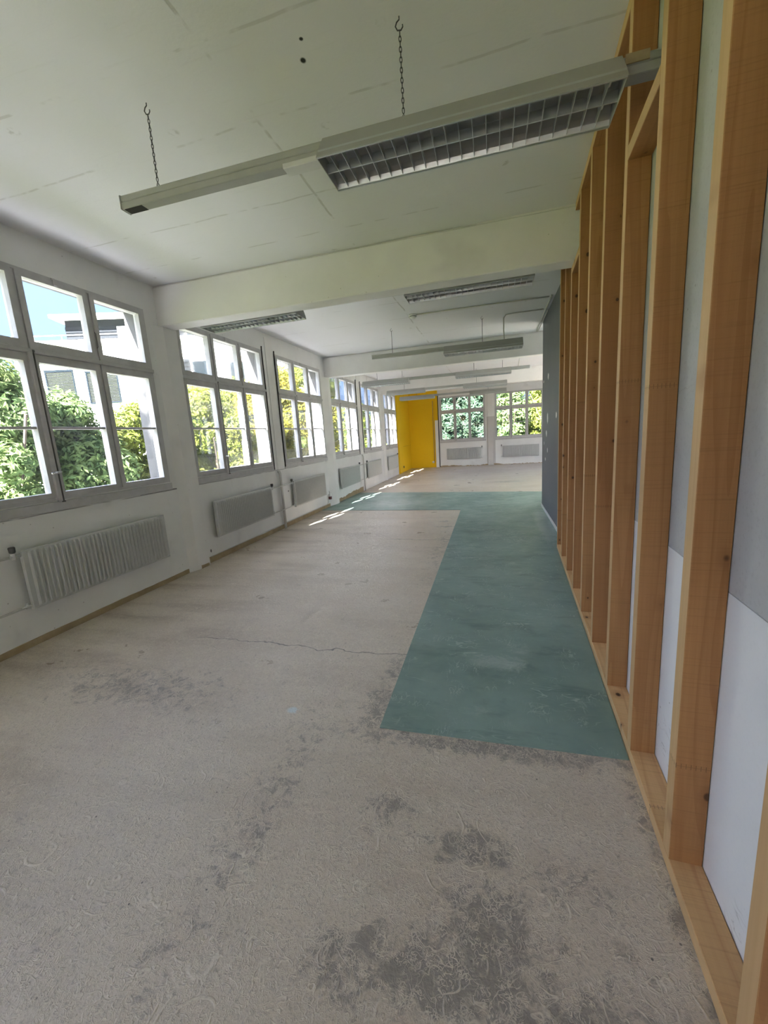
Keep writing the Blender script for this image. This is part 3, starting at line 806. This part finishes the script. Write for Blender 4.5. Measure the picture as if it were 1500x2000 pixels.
# ------------------------------------------------------------------ ceiling lamps
# local frame: x along the trunking, z=0 at the trunking top
def track(root, x0, x1, open_end=False):
    mb = MB()
    mb.prism([(-0.030, -0.006), (-0.026, 0.0), (0.026, 0.0), (0.030, -0.006), (0.030, -0.030), (0.026, -0.033), (0.030, -0.037), (0.030, -0.066), (0.026, -0.068), (-0.026, -0.068), (-0.030, -0.066), (-0.030, -0.037), (-0.026, -0.033), (-0.030, -0.030)], x0, x1, 'x')
    o = mb.obj('trunking', M['lamp'], root)
    if open_end:
        MB().box(x0+0.012, x0+0.13, -0.025, 0.026, -0.0695, -0.0675).obj('end_opening', M['dark_gap'], root)
        MB().cbox(x0-0.003, x0+0.002, -0.034, 0.034, -0.070, 0.002, 0.003, 'x').obj('end_cap', M['lamp'], root)
    return o
HW, HB = 0.140, -0.135
def half_shell(s):
    # outer and inner skin of one side of the reflector
    return [(s*0.036, 0.003), (s*0.118, -0.098), (s*HW, HB), (s*(HW-0.006), HB), (s*0.112, -0.094), (s*0.034, -0.002)]
def reflector(root, x0, x1, detailed):
    mb = MB()
    for s in (1, -1):
        P = half_shell(s)
        if s < 0: P = P[::-1]
        mb.prism(P, x0, x1, 'x')
    mb.box(x0, x1, -0.036, 0.036, -0.0005, 0.003)
    rf = mb.obj('reflector', M['lamp'], root)
    plate = [(-0.036, 0.003), (-0.118, -0.098), (-HW, HB), (HW, HB), (0.118, -0.098), (0.036, 0.003)]
    MB().prism(plate, x0-0.003, x0, 'x').obj('end_plate', M['lamp'], rf)
    MB().prism(plate, x1, x1+0.003, 'x').obj('end_plate', M['lamp'], rf)
    n = 22
    step = (x1-x0)/n
    spine = MB().prism([(-0.003, -0.128), (-0.010, -0.092), (0.010, -0.092), (0.003, -0.128)], x0, x1, 'x')
    # pale inner cheeks that carry the blades
    for s in (1, -1):
        P = [(s*(HW-0.008), HB+0.002), (s*0.118, -0.094), (s*0.116, -0.094), (s*(HW-0.011), HB+0.002)]
        spine.prism(P if s > 0 else P[::-1], x0, x1, 'x')
    spine.box(x0, x1, -HW+0.001, -HW+0.008, HB-0.003, HB+0.003).box(x0, x1, HW-0.008, HW-0.001, HB-0.003, HB+0.003)
    spine.obj('louver_spine', M['louver'], rf)
    blade = [(-0.128, -0.131), (-0.117, -0.100), (0.117, -0.100), (0.128, -0.131)]
    if detailed:
        me = MB().prism(blade, -0.0012, 0.0012, 'x').mesh('louver_blade', M['louver'])
        for k in range(1, n): place('louver_blade', me, rf, (x0+step*k, 0, 0))
    else:
        mb = MB()
        for k in range(1, n): mb.prism(blade, x0+step*k-0.0012, x0+step*k+0.0012, 'x')
        mb.obj('louver', M['louver'], rf)
    for xx in (x0+0.05, x1-0.05):
        for yy in (-0.075, 0.045):
            MB().cbox(xx-0.01, xx+0.01, yy, yy+0.03, -0.10, -0.055, 0.004).obj('lamp_holder', M['lamp_white'], rf)
    MB().box(x0+0.03, x1-0.03, -0.034, 0.034, -0.0755, -0.0692).obj('gear_tray', M['lamp'], rf)
    return rf
def link_mesh():
    a, b, r = 0.0125, 0.0052, 0.0019
    pts = []
    for k in range(13):
        t = 2*math.pi*k/12
        pts.append((b*math.cos(t)*1.0, 0, a*math.sin(t)))
    mb = MB(); mb.tube(pts, r, 5, False)
    return mb.mesh('link', M['chain'], True)
LINK = link_mesh()
def hook_mb(mb, x, z):
    pts = [(x, 0, z), (x, 0, z-0.012), (x-0.012, 0, z-0.020), (x-0.018, 0, z-0.034), (x-0.010, 0, z-0.050), (x+0.006, 0, z-0.053), (x+0.015, 0, z-0.042), (x+0.014, 0, z-0.034)]
    mb.tube(pts, 0.0028, 6)
def chain_detailed(root, x, top):
    hk = MB(); hook_mb(hk, x, top); hk.obj('hook', M['chain'], root)
    ch = MB(); ch.box(x-0.018, x+0.018, -0.012, 0.012, 0.0, 0.005)
    ch.tube([(x-0.010, 0, 0.004), (x-0.006, 0, 0.022), (x, 0, 0.036), (x+0.006, 0, 0.022), (x+0.010, 0, 0.004)], 0.0022, 5)
    c = ch.obj('chain', M['chain'], root)
    z = 0.040; k = 0
    while z < top-0.058:
        l = place('link', LINK, c, (x, 0, z+0.008), math.pi/2*(k % 2) + 0.3); z += 0.0195; k += 1
def hanger(root, x, top):
    mb = MB(); hook_mb(mb, x, top); mb.obj('hook', M['chain'], root)
    MB().tube([(x, 0, 0.0), (x, 0, top-0.05)], 0.004, 5).obj('chain', M['chain'], root)

ZTR = 2.902
l1 = empty('hanging_strip_light', (0, 2.133, ZTR))
tag(l1, 'near grey strip light on two chains, cut into the stud wall', 'lamp', 'suspended strip lights across the ceiling')
track(l1, -1.985, 0.655, True)
MB().cbox(-0.985, -0.790, -0.036, 0.036, -0.079, -0.055, 0.004, 'x').obj('cover', M['lamp_white'], l1)
MB().box(0.515, 0.600, -0.036, -0.031, -0.030, 0.004).obj('paint_scab', M['raw'], l1)
reflector(l1, -0.765, 0.500, True)
chain_detailed(l1, -1.749, ZC-ZTR); chain_detailed(l1, -0.380, ZC-ZTR)

def row(y, zt, trk, refl, hangs, label):
    o = empty('hanging_strip_light', (0, y, zt))
    tag(o, label, 'lamp', 'suspended strip lights across the ceiling')
    track(o, *trk)
    for a, b in refl: reflector(o, a, b, False)
    for x in hangs: hanger(o, x, ZC-zt)
    return o
row(4.635, 3.052, (-3.30, 0.30), ((-3.385, -2.13), (-0.885, 0.39)), (-2.75, -0.3), 'strip light with two louvre reflectors tucked behind the nearest beam')
row(7.237, ZTR, (-2.045, 0.44), ((-0.79, 0.45),), (-1.678, -0.17), 'strip light with bare left half, before the second beam')
row(10.40, ZTR, (-3.24, 0.80), ((-3.23, -2.03), (-0.88, 0.39)), (-2.85, -2.2, -0.45, 0.2), 'strip light with two reflectors just past the second beam')
row(13.00, ZTR, (-3.25, 0.37), ((-3.26, -2.06), (-0.89, 0.37)), (-2.7, -0.5), 'strip light with two reflectors just before the third beam')
row(15.40, ZTR, (-3.35, 0.40), ((-3.38, -2.10), (-0.83, 0.42)), (-2.75, -0.2), 'farthest strip light with two reflectors, in front of the yellow wall')

# cables and detector on the ceiling
def wire(name, pts, r, label, cat, mat='pipe', n=6):
    return tag(MB().tube(pts, r, n).obj(name, M[mat], smooth=True), label, cat)
zc = ZC-0.011
wire('cable_conduit', [(-1.13, 6.62, zc), (-0.3, 6.63, zc), (0.4, 6.65, zc), (0.775, 6.66, zc)], 0.010, 'thin conduit from the smoke detector to the right wall', 'conduit')
wire('cable_conduit', [(0.800, 6.62, zc), (0.800, 7.5, zc), (0.812, 8.86, zc)], 0.013, 'longer of two conduits running along the slate grey wall', 'conduit')
wire('cable_conduit', [(0.835, 7.36, zc), (0.838, 8.0, zc), (0.84, 8.86, zc)], 0.011, 'shorter conduit against the slate grey wall', 'conduit')
wire('lamp_cable', [(0.77, 7.30, zc), (0.30, 7.295, zc), (0.20, 7.28, zc-0.01), (0.165, 7.26, zc-0.06), (0.162, 7.24, ZTR+0.15), (0.172, 7.237, ZTR+0.004)], 0.009, 'cable dropping from the ceiling to the half-bare strip light', 'cable')
wire('lamp_cable', [(0.62, 9.7, zc), (0.60, 10.1, zc-0.02), (0.57, 10.38, ZTR+0.1), (0.55, 10.40, ZTR)], 0.010, 'cable dropping to the strip light past the second beam', 'cable')
sd = empty('smoke_detector', (-1.185, 6.63, ZC))
tag(sd, 'round white smoke detector on the ceiling of the second bay', 'detector')
MB().lathe([(0.062, 0.0), (0.066, -0.012), (0.063, -0.024)], 20).obj('base', M['white_plastic'], sd, smooth=True)
MB().lathe([(0.054, -0.024), (0.053, -0.038), (0.040, -0.054), (0.006, -0.060)], 20).obj('head', M['white_plastic'], sd, smooth=True)
MB().lathe([(0.0545, -0.028), (0.0545, -0.033)], 20).obj('vent_ring', M['dark_gap'], sd)

# ------------------------------------------------------------------ radiators
# local frame: y along the wall, x into the room (0 = wall), z up from floor
RL = 1.44
def build_radiator(valve_low):
    root = empty('radiator')
    z0, z1, xb, xf = 0.315, 0.798, 0.045, 0.082
    n = 34
    mb = MB(); pitch = (RL-0.05)/n
    cols = []
    ys = [0.0, 0.018, 0.025]
    for k in range(n):
        y = 0.025 + k*pitch
        ys += [y + pitch*0.22, y + pitch*0.36, y + pitch*0.5, y + pitch*0.64, y + pitch*0.78, y + pitch]
    ys += [RL-0.018, RL]
    def dep(y):
        if y <= 0.026 or y >= RL-0.026: return 0.0
        ph = ((y-0.025)/pitch) % 1.0
        return 0.019*max(0.0, math.sin(math.pi*min(1.0, max(0.0, (ph-0.22)/0.56))))
    zs = [z0, z0+0.012, z0+0.035, z1-0.035, z1-0.012, z1]
    vs = []
    for y in ys:
        for j, z in enumerate(zs):
            a = 0.0 if j in (0, 1, 4, 5) else 1.0
            vs.append((xf - 0.006 + dep(y)*a - (0.006 if j in (0, 5) else 0), y, z))
    nz = len(zs); fs = []
    for i in range(len(ys)-1):
        for j in range(nz-1):
            fs.append((i*nz+j, (i+1)*nz+j, (i+1)*nz+j+1, i*nz+j+1))
    mb.add(vs, fs)
    mb.box(xb, xf-0.0125, 0.0, RL, z0, z1)
    mb.obj('panel', M['radiator'], root)
    MB().cbox(xb-0.002, xf-0.004, -0.004, 0.0, z0, z1, 0.0015).obj('side_cover', M['radiator'], root)
    MB().cbox(xb-0.002, xf-0.004, RL, RL+0.004, z0, z1, 0.0015).obj('side_cover', M['radiator'], root)
    for y in (0.22, RL-0.22):
        MB().box(0.0, xb, y-0.015, y+0.015, z1-0.12, z1-0.05).obj('bracket', M['radiator'], root)
        MB().box(0.0, xb, y-0.015, y+0.015, z0+0.04, z0+0.10).obj('bracket', M['radiator'], root)
    s = -1 if valve_low else 1
    e = 0.0 if valve_low else RL
    v = MB().tube([(0.058, e, 0.768), (0.058, e+s*0.085, 0.768)], 0.011, 8).lathe([(0.016, 0.745), (0.016, 0.795)], 10, (0.058, e+s*0.055, 0)).lathe([(0.017, -0.012), (0.017, 0.012)], 6, (0.058, e+s*0.022, 0.768), 'y').obj('valve', M['radiator'], root, smooth=False)
    MB().lathe([(0.012, 0.796), (0.019, 0.800), (0.021, 0.806), (0.023, 0.838), (0.019, 0.845)], 12, (0.058, e+s*0.055, 0)).obj('knob', M['valve'], v)
    MB().tube([(0.058, e, 0.350), (0.058, e+s*0.085, 0.350)], 0.010, 8).lathe([(0.016, -0.014), (0.016, 0.014)], 6, (0.058, e+s*0.035, 0.350), 'y').lathe([(0.009, 0.0), (0.009, 0.03)], 8, (0.058, e+s*0.035, 0.35)).obj('lower_valve', M['radiator'], root)
    return root
ra = build_radiator(True); rb = build_radiator(False)
RAD = [(2.245, ra, 'fluted white radiator nearest the camera, valve at its left end'), (4.575, rb, 'fluted white radiator just past the first pillar, valve at right'),
       (6.825, ra, 'white radiator just before the second pillar, valve at left'), (9.25, rb, 'greyish white radiator just past the second pillar'),
       (11.50, ra, 'small-looking radiator just before the third pillar'), (13.93, rb, 'farthest radiator on the window wall, beside the yellow paint')]
used = set()
for y, p, lab in RAD:
    o = p if p.name not in used else copy_tree(p)
    used.add(p.name)
    o.location = (XW, y, 0)
    tag(o, lab, 'radiator', 'radiators below the windows')
for x, p, lab in ((-2.03, rb, 'radiator on the far wall under the window with the star, valve at left'), (0.33, ra, 'radiator on the far wall partly beside the slate grey wall')):
    # local y -> world -x ; local x -> world -y : rotate by -90
    o = copy_tree(p); o.location = (x, YF, 0); o.rotation_euler = (0, 0, -math.pi/2)
    o.location = (x, YF, 0)
    tag(o, lab, 'radiator', 'radiators below the windows')
    # rotation -90: (x,y)->(y,-x): local y runs along +x, local x into the room (-y)

# heating risers with their branches
def riser(y, ya, yb, top, label):
    o = empty('heating_pipe', (XW+0.045, y, 0))
    tag(o, label, 'pipe', 'heating risers between the radiators')
    MB().tube([(0, 0, 0), (0, 0, 0.955), (-0.004, -0.004, 0.99), (-0.018, -0.014, 1.018), (-0.026, -0.022, 1.024)], 0.017, 10).obj('riser', M['pipe'], o, smooth=True)
    MB().tube([(-0.012, 0.052, 0), (-0.012, 0.052, 0.955), (-0.014, 0.050, 0.99), (-0.024, 0.04, 1.02), (-0.031, 0.034, 1.024)], 0.012, 10).obj('riser', M['pipe'], o, smooth=True)
    for z, zo in ((0.768, 0.0), (0.350, 0.0)):
        MB().tube([(0.012, ya-y, z), (0.022, 0.0, z-0.004), (0.012, yb-y, z)], 0.010, 8).obj('branch', M['pipe'], o, smooth=True)
    return o
riser(6.40, 6.102, 6.738, 1, 'pair of heating pipes rising between the second and third radiators')
riser(11.17, 10.778, 11.412, 1, 'pair of heating pipes rising between the fourth and fifth radiators')
riser(1.69, 1.40, 2.157, 1, 'heating pipes left of the nearest radiator')

# cable along the wall foot to a junction box on the second pillar
wire('wall_cable', [(XW+0.018, 6.50, 0.088), (XW+0.018, 7.4, 0.088), (XW+0.018, 8.36, 0.088), (XW+0.018, 8.44, 0.10), (XW+0.018, 8.46, 0.14), (XW+0.018, 8.46, 0.26), (XW+0.018, 8.48, 0.30)], 0.008, 'thin cable along the wall foot towards the second pillar', 'cable')
wire('wall_cable', [(XW+0.014, 4.42, 0.082), (XW+0.014, 5.4, 0.083), (XW+0.014, 6.34, 0.086)], 0.005, 'thin cable along the wall foot below the second radiator', 'cable')
jb = empty('wall_socket', (XW+0.006, 8.56, 0.25))
tag(jb, 'small white socket with dark red base beside the second pillar', 'socket')
MB().cbox(0, 0.045, -0.035, 0.035, -0.01, 0.055, 0.006, 'x').obj('cover', M['white_plastic'], jb)
MB().cbox(0, 0.050, -0.035, 0.035, -0.075, -0.012, 0.006, 'x').obj('plug', M['red_dark'], jb)
MB().tube([(0.02, -0.01, 0.055), (0.02, -0.012, 0.12)], 0.006, 6).obj('stem', M['pipe'], jb)

# fittings on the yellow end
wire('wall_pipe', [(-2.60, YF-0.018, 0.22), (-2.60, YF-0.018, 2.6), (-2.60, YF-0.018, ZC-0.42)], 0.014, 'thin yellow-side pipe running up the far wall corner', 'pipe', 'straw_pale')
wire('wall_pipe', [(-2.362, YF-0.022, 0.005), (-2.362, YF-0.022, 1.6), (-2.362, YF-0.022, 3.1)], 0.020, 'dark pipe beside the far wall window', 'pipe', 'valve')
ws = MB().lathe([(0.0, -0.035), (0.035, -0.032), (0.05, -0.012), (0.052, 0.0)][::-1], 16, (-2.66, YF, 0.235), 'y').obj('round_socket', M['white_plastic'], smooth=True)
tag(ws, 'small round white socket low on the yellow wall', 'socket')
sk = MB().cbox(XW, XW+0.03, 16.60, 16.68, 0.17, 0.25, 0.006, 'x').obj('wall_outlet', M['valve'])
tag(sk, 'small dark outlet low on the yellow side wall', 'socket')

# ------------------------------------------------------------------ outside
gr = MB().box(-6.2, XO-0.001, YB-22, YF+6, -0.75, -0.6).box(XO-0.001, XR+5, YF+0.262, YF+3.2, -0.75, -0.6).box(XR+0.262, XR+6, 0, YF+0.262, -0.75, -0.6).obj('ground', M['gravel'])  # pale ground out of view, added to bounce sunlight through the windows
tag(gr, 'unseen pale gravel added around the walls to bounce sun indoors', 'ground', kind='structure')
lw = MB().box(-90, -6.2, -60, 120, -0.75, -0.6).box(XO-2.4, 60, YF+6, 120, -0.75, -0.6).box(XO, 60, YF+3.2, YF+6, -0.75, -0.6).obj('lawn', M['lawn'])
tag(lw, 'lawn stretching beyond the gravel to the neighbouring building', 'lawn', kind='structure')

# neighbouring building, facade frame: s along facade, t = outward (towards us), z
fu = Vector((0.93, 0.37, 0)).normalized()
bang = math.atan2(fu.y, fu.x)
bd = empty('apartment_building', (-25, 19.4, -0.6), bang)
tag(bd, 'white flat-roofed building beyond the hedge with louvred shutters', 'building')
Z0 = 0.6
def bobj(name, mb, mat, parent=bd): return mb.obj(name, M[mat], parent)
wallm = bobj('wall', MB().box(-2.05, 16, 0.0, 9, 0, 7.95+Z0), 'render')
bobj('terrace_slab', MB().cbox(-2.25, 16.2, -0.30, 9.2, 7.95+Z0, 8.14+Z0, 0.01, 'x'), 'render')
up = MB().box(0.9, 16, 0.35, 8.0, 8.14+Z0, 9.36+Z0)
upo = bobj('upper_storey', up, 'clap')
cl = MB()
zz = 8.14
while zz < 9.0:
    cl.prism([(0.30, zz+Z0), (0.352, zz+Z0), (0.352, zz+0.17+Z0), (0.336, zz+0.17+Z0)][::-1], 0.88, 16, 'x'); zz += 0.175
cl.obj('clapboard', M['clap'], upo)
bobj('roof', MB().cbox(0.42, 16.5, -0.25, 8.6, 9.38+Z0, 9.56+Z0, 0.02, 'x'), 'render')
bobj('vent_panel', MB().cbox(3.77, 4.43, 0.26, 0.34, 8.2+Z0, 8.94+Z0, 0.01), 'render')
bobj('chimney', MB().cbox(2.0, 3.5, 1.2, 2.6, 9.56+Z0, 9.83+Z0, 0.02).cbox(1.85, 3.65, 1.1, 2.7, 9.83+Z0, 9.89+Z0, 0.01, 'x'), 'clap')
def shutter(s0, s1, z0, z1):
    f = MB().ring(s0-0.08, s1+0.05, z0-0.06+Z0, z1+0.06+Z0, s0, s1, z0+Z0, z1+Z0, -0.05, 0.0, 'y').box(s0-0.12, s1+0.06, -0.06, 0.01, z1+0.06+Z0, z1+0.12+Z0).obj('shutter', M['bwin'], bd)
    mb = MB(); z = z0
    while z < z1:
        mb.prism([(-0.045, z+Z0), (-0.005, z+0.06+Z0), (-0.002, z+0.075+Z0), (-0.042, z+0.012+Z0)], s0, s1, 'x'); z += 0.085
    mb.obj('slat', M['shutter'], f)
shutter(-0.45, 0.98, 4.6, 6.45); shutter(1.78, 3.42, 4.6, 6.3)
def bwindow(s0, s1, z0, z1):
    f = MB().ring(s0-0.07, s1+0.07, z0-0.07+Z0, z1+0.07+Z0, s0, s1, z0+Z0, z1+Z0, -0.03, 0.0, 'y').obj('window', M['render'], bd)
    MB().box(s0, s1, -0.02, -0.001, z0+Z0, z1+Z0).obj('pane', M['bwin'], f)
    MB().cbox(s0-0.15, s1+0.1, -0.12, 0.0, z0-0.13+Z0, z0-0.07+Z0, 0.01, 'x').obj('sill', M['clap'], f)
bwindow(7.78, 9.2, 8.17-0.0, 8.9)
bwindow(7.86, 8.85, 5.3, 6.74); bwindow(10.05, 10.9, 5.3, 6.6)
c2 = MB(); zz = 5.3
while zz < 6.7:
    c2.prism([(-0.06, zz+Z0), (0.0, zz+Z0), (0.0, zz+0.22+Z0), (-0.02, zz+0.22+Z0)][::-1], 6.9, 7.75, 'x'); zz += 0.23
c2.obj('clapboard', M['clap'], bd)
bobj('wall_lamp', MB().tube([(8.14, -0.02, 7.45+Z0), (8.16, -0.25, 7.45+Z0), (8.3, -0.4, 7.2+Z0), (8.4, -0.4, 7.08+Z0)], 0.035, 6), 'valve')
rl = MB()
for s in (-2.1, -0.6, 0.9, 2.6, 4.3): rl.tube([(s, -0.2, 8.14+Z0), (s, -0.2, 8.42+Z0)], 0.02, 5)
rl.tube([(-2.1, -0.2, 8.42+Z0), (5.5, -0.2, 8.42+Z0)], 0.022, 5)
bobj('railing', rl, 'render')

# trees and shrubs
def foliage(seed, n, rx, ry, h, leaf, z0=0.25, clumps=34, spread=0.55):
    r = random.Random(seed)
    cl = []
    for k in range(clumps):
        t = (k+0.5)/clumps
        z = z0 + (h*0.93-z0)*t
        w = (1 - max(0.0, (z/h-0.35)/0.65)**2.2)**0.5 if z < h else 0.1
        a = r.uniform(0, 6.283); q = r.random()**0.5
        cl.append((Vector((rx*0.72*w*q*math.cos(a), ry*0.72*w*q*math.sin(a), z)), r.uniform(0.45, 0.8)*spread*min(rx, ry)*1.2))
    mb = MB()
    for k in range(n):
        c, s = cl[r.randrange(len(cl))]
        d = Vector((r.gauss(0, 1), r.gauss(0, 1), r.gauss(0, 1))).normalized()*s*(r.random()**0.35)
        d.z *= 0.9
        p = c + d
        if p.z < 0.05: p.z = r.uniform(0.05, 0.3)
        nrm = (d.normalized() + Vector((r.uniform(-.7, .7), r.uniform(-.7, .7), r.uniform(-.2, .9)))).normalized()
        a = nrm.orthogonal().normalized()
        ang = r.uniform(0, 6.283)
        b = nrm.cross(a)
        u = a*math.cos(ang) + b*math.sin(ang); v = nrm.cross(u)
        L = leaf*r.uniform(0.7, 1.3); W = L*0.42
        mb.add([p - u*L*0.5, p + v*W*0.5 + nrm*L*0.05, p + u*L*0.5, p - v*W*0.5 + nrm*L*0.05], [(0, 1, 2, 3)])
    return mb
def trunk_mb(seed, h, rx):
    r = random.Random(seed); mb = MB()
    mb.tube([(0, 0, -0.05), (r.uniform(-.05, .05), r.uniform(-.05, .05), h*0.3), (r.uniform(-.12, .12), r.uniform(-.12, .12), h*0.75)], 0.055, 7)
    for k in range(6):
        a = r.uniform(0, 6.28); z = h*r.uniform(0.15, 0.5)
        mb.tube([(0, 0, z), (math.cos(a)*rx*0.35, math.sin(a)*rx*0.35, z+h*0.18), (math.cos(a)*rx*0.7, math.sin(a)*rx*0.7, z+h*0.38)], 0.022, 5)
    return mb
FOL = {}
def plant(name, x, y, h, rx, ry, leaf, mat, n, seed, label, cat, group=None, z0=0.15):
    key = (h, rx, ry, leaf, mat, n, seed)
    if key not in FOL:
        FOL[key] = (foliage(seed, n, rx, ry, h, leaf, z0).mesh('foliage', M[mat]), trunk_mb(seed+1, h, rx).mesh('trunk', M['bark']))
    fo, tr = FOL[key]
    o = empty(name, (x, y, -0.6), seed*1.3)
    tag(o, label, cat, group)
    f = place('foliage', fo, o); tag(f, kind='stuff')
    place('trunk', tr, o)
    return o
G1, G2 = 'green shrubs in the hedge outside the left windows', 'shrubs screening the far windows'
# hedge, near to far
plant('garden_shrub', -7.6, 4.9, 3.75, 1.15, 1.0, 0.125, 'leaf_green', 19800, 11, 'feathery green shrub at the left edge of the nearest window', 'shrub', G1)
plant('garden_shrub', -7.6, 6.2, 3.30, 1.15, 1.05, 0.125, 'leaf_green', 19800, 12, 'round green shrub in the middle of the nearest window', 'shrub', G1)
plant('garden_shrub', -7.9, 7.6, 3.25, 1.05, 1.0, 0.125, 'leaf_lime', 17600, 13, 'pale green shrub at the right of the nearest window', 'shrub', G1)
plant('garden_shrub', -6.7, 7.35, 2.15, 0.55, 0.7, 0.106, 'leaf_yellow', 11000, 14, 'low golden shrub at the lower right of the nearest window', 'shrub', G1)
plant('garden_shrub', -7.0, 9.3, 3.65, 1.1, 1.15, 0.125, 'leaf_lime', 19800, 15, 'lime green shrub filling the first panes past the nearest pillar', 'shrub', G1)
plant('garden_shrub', -6.9, 11.2, 4.0, 1.1, 1.15, 0.125, 'leaf_yellow', 19800, 16, 'yellow green shrub in the middle panes past the nearest pillar', 'shrub', G1)
plant('garden_shrub', -7.0, 13.4, 4.7, 1.2, 1.3, 0.138, 'leaf_yellow', 19800, 17, 'tall yellow green shrub seen before the second pillar', 'shrub', G1)
plant('garden_tree', -7.2, 15.8, 5.6, 1.4, 1.5, 0.150, 'leaf_lime', 22000, 18, 'tall lime tree filling the window before the second pillar', 'tree', G1)
plant('garden_tree', -8.6, 20.2, 4.7, 1.3, 1.5, 0.16, 'leaf_yellow', 15000, 19, 'tall yellow green tree seen past the second pillar', 'tree', G1)
plant('garden_tree', -8.8, 26.5, 4.8, 1.3, 1.9, 0.18, 'leaf_lime', 15000, 20, 'tall lime tree seen before the third pillar', 'tree', G1)
plant('garden_tree', -11.5, 5.4, 5.4, 1.5, 1.6, 0.163, 'leaf_dark', 17600, 21, 'dark tree at the far left behind the hedge', 'tree', G1)
plant('garden_shrub', -9.4, 13.4, 4.0, 1.3, 1.3, 0.138, 'leaf_green', 15400, 22, 'green shrub behind the yellow ones past the nearest pillar', 'shrub', G1)
plant('garden_shrub', -8.7, 10.4, 3.9, 1.2, 1.2, 0.13, 'leaf_yellow', 18000, 23, 'bushy yellow green shrub behind the lime one past the nearest pillar', 'shrub', G1)
plant('garden_shrub', -8.5, 12.5, 4.3, 1.25, 1.25, 0.135, 'leaf_lime', 18000, 24, 'bushy lime shrub behind the yellow one past the nearest pillar', 'shrub', G1)
plant('garden_shrub', -8.8, 14.9, 4.9, 1.3, 1.3, 0.14, 'leaf_yellow', 18000, 25, 'tall bushy shrub behind the others before the second pillar', 'shrub', G1)
plant('garden_tree', -9.4, 17.8, 5.6, 1.5, 1.5, 0.16, 'leaf_lime', 18000, 26, 'tall dense lime tree behind the others before the second pillar', 'tree', G1)
# beyond the far wall
plant('garden_tree', -2.6, 22.4, 3.6, 1.2, 1.0, 0.163, 'leaf_dark', 15400, 31, 'dark conifer-like tree at the left of the far window', 'tree', G2)
plant('garden_tree', -1.0, 23.6, 3.9, 1.3, 1.1, 0.175, 'leaf_dark', 11000, 32, 'dark leafy tree in the middle of the far window', 'tree', G2)
plant('garden_tree', 0.9, 23.2, 4.6, 1.4, 1.2, 0.188, 'leaf_green', 9900, 33, 'loose green tree seen at the left of the half hidden far window', 'tree', G2)
plant('garden_tree', 2.6, 23.8, 4.8, 1.4, 1.2, 0.188, 'leaf_lime', 9900, 34, 'loose lighter tree seen at the right of the half hidden far window', 'tree', G2)
plant('garden_tree', -0.3, 28.0, 6.4, 3.2, 1.6, 0.300, 'leaf_dark', 11000, 35, 'wide pale tree standing far behind the far windows', 'tree', G2)
plant('garden_tree', 4.2, 28.0, 6.6, 3.2, 1.6, 0.300, 'leaf_green', 11000, 36, 'wide tree far behind the half hidden far window', 'tree', G2)
# tall tree beside the near windows, behind the camera line; it shades the first bays from the sun
plant('shade_tree', -5.45, -4.0, 10.8, 1.4, 1.3, 0.22, 'leaf_green', 16000, 41, 'tall leafy tree close to the facade, outside the view', 'tree', None, 4.6)
plant('garden_tree', -2.9, 31.0, 9.0, 2.6, 1.6, 0.36, 'leaf_dark', 9000, 37, 'tall tree far behind the left far window', 'tree', G2)
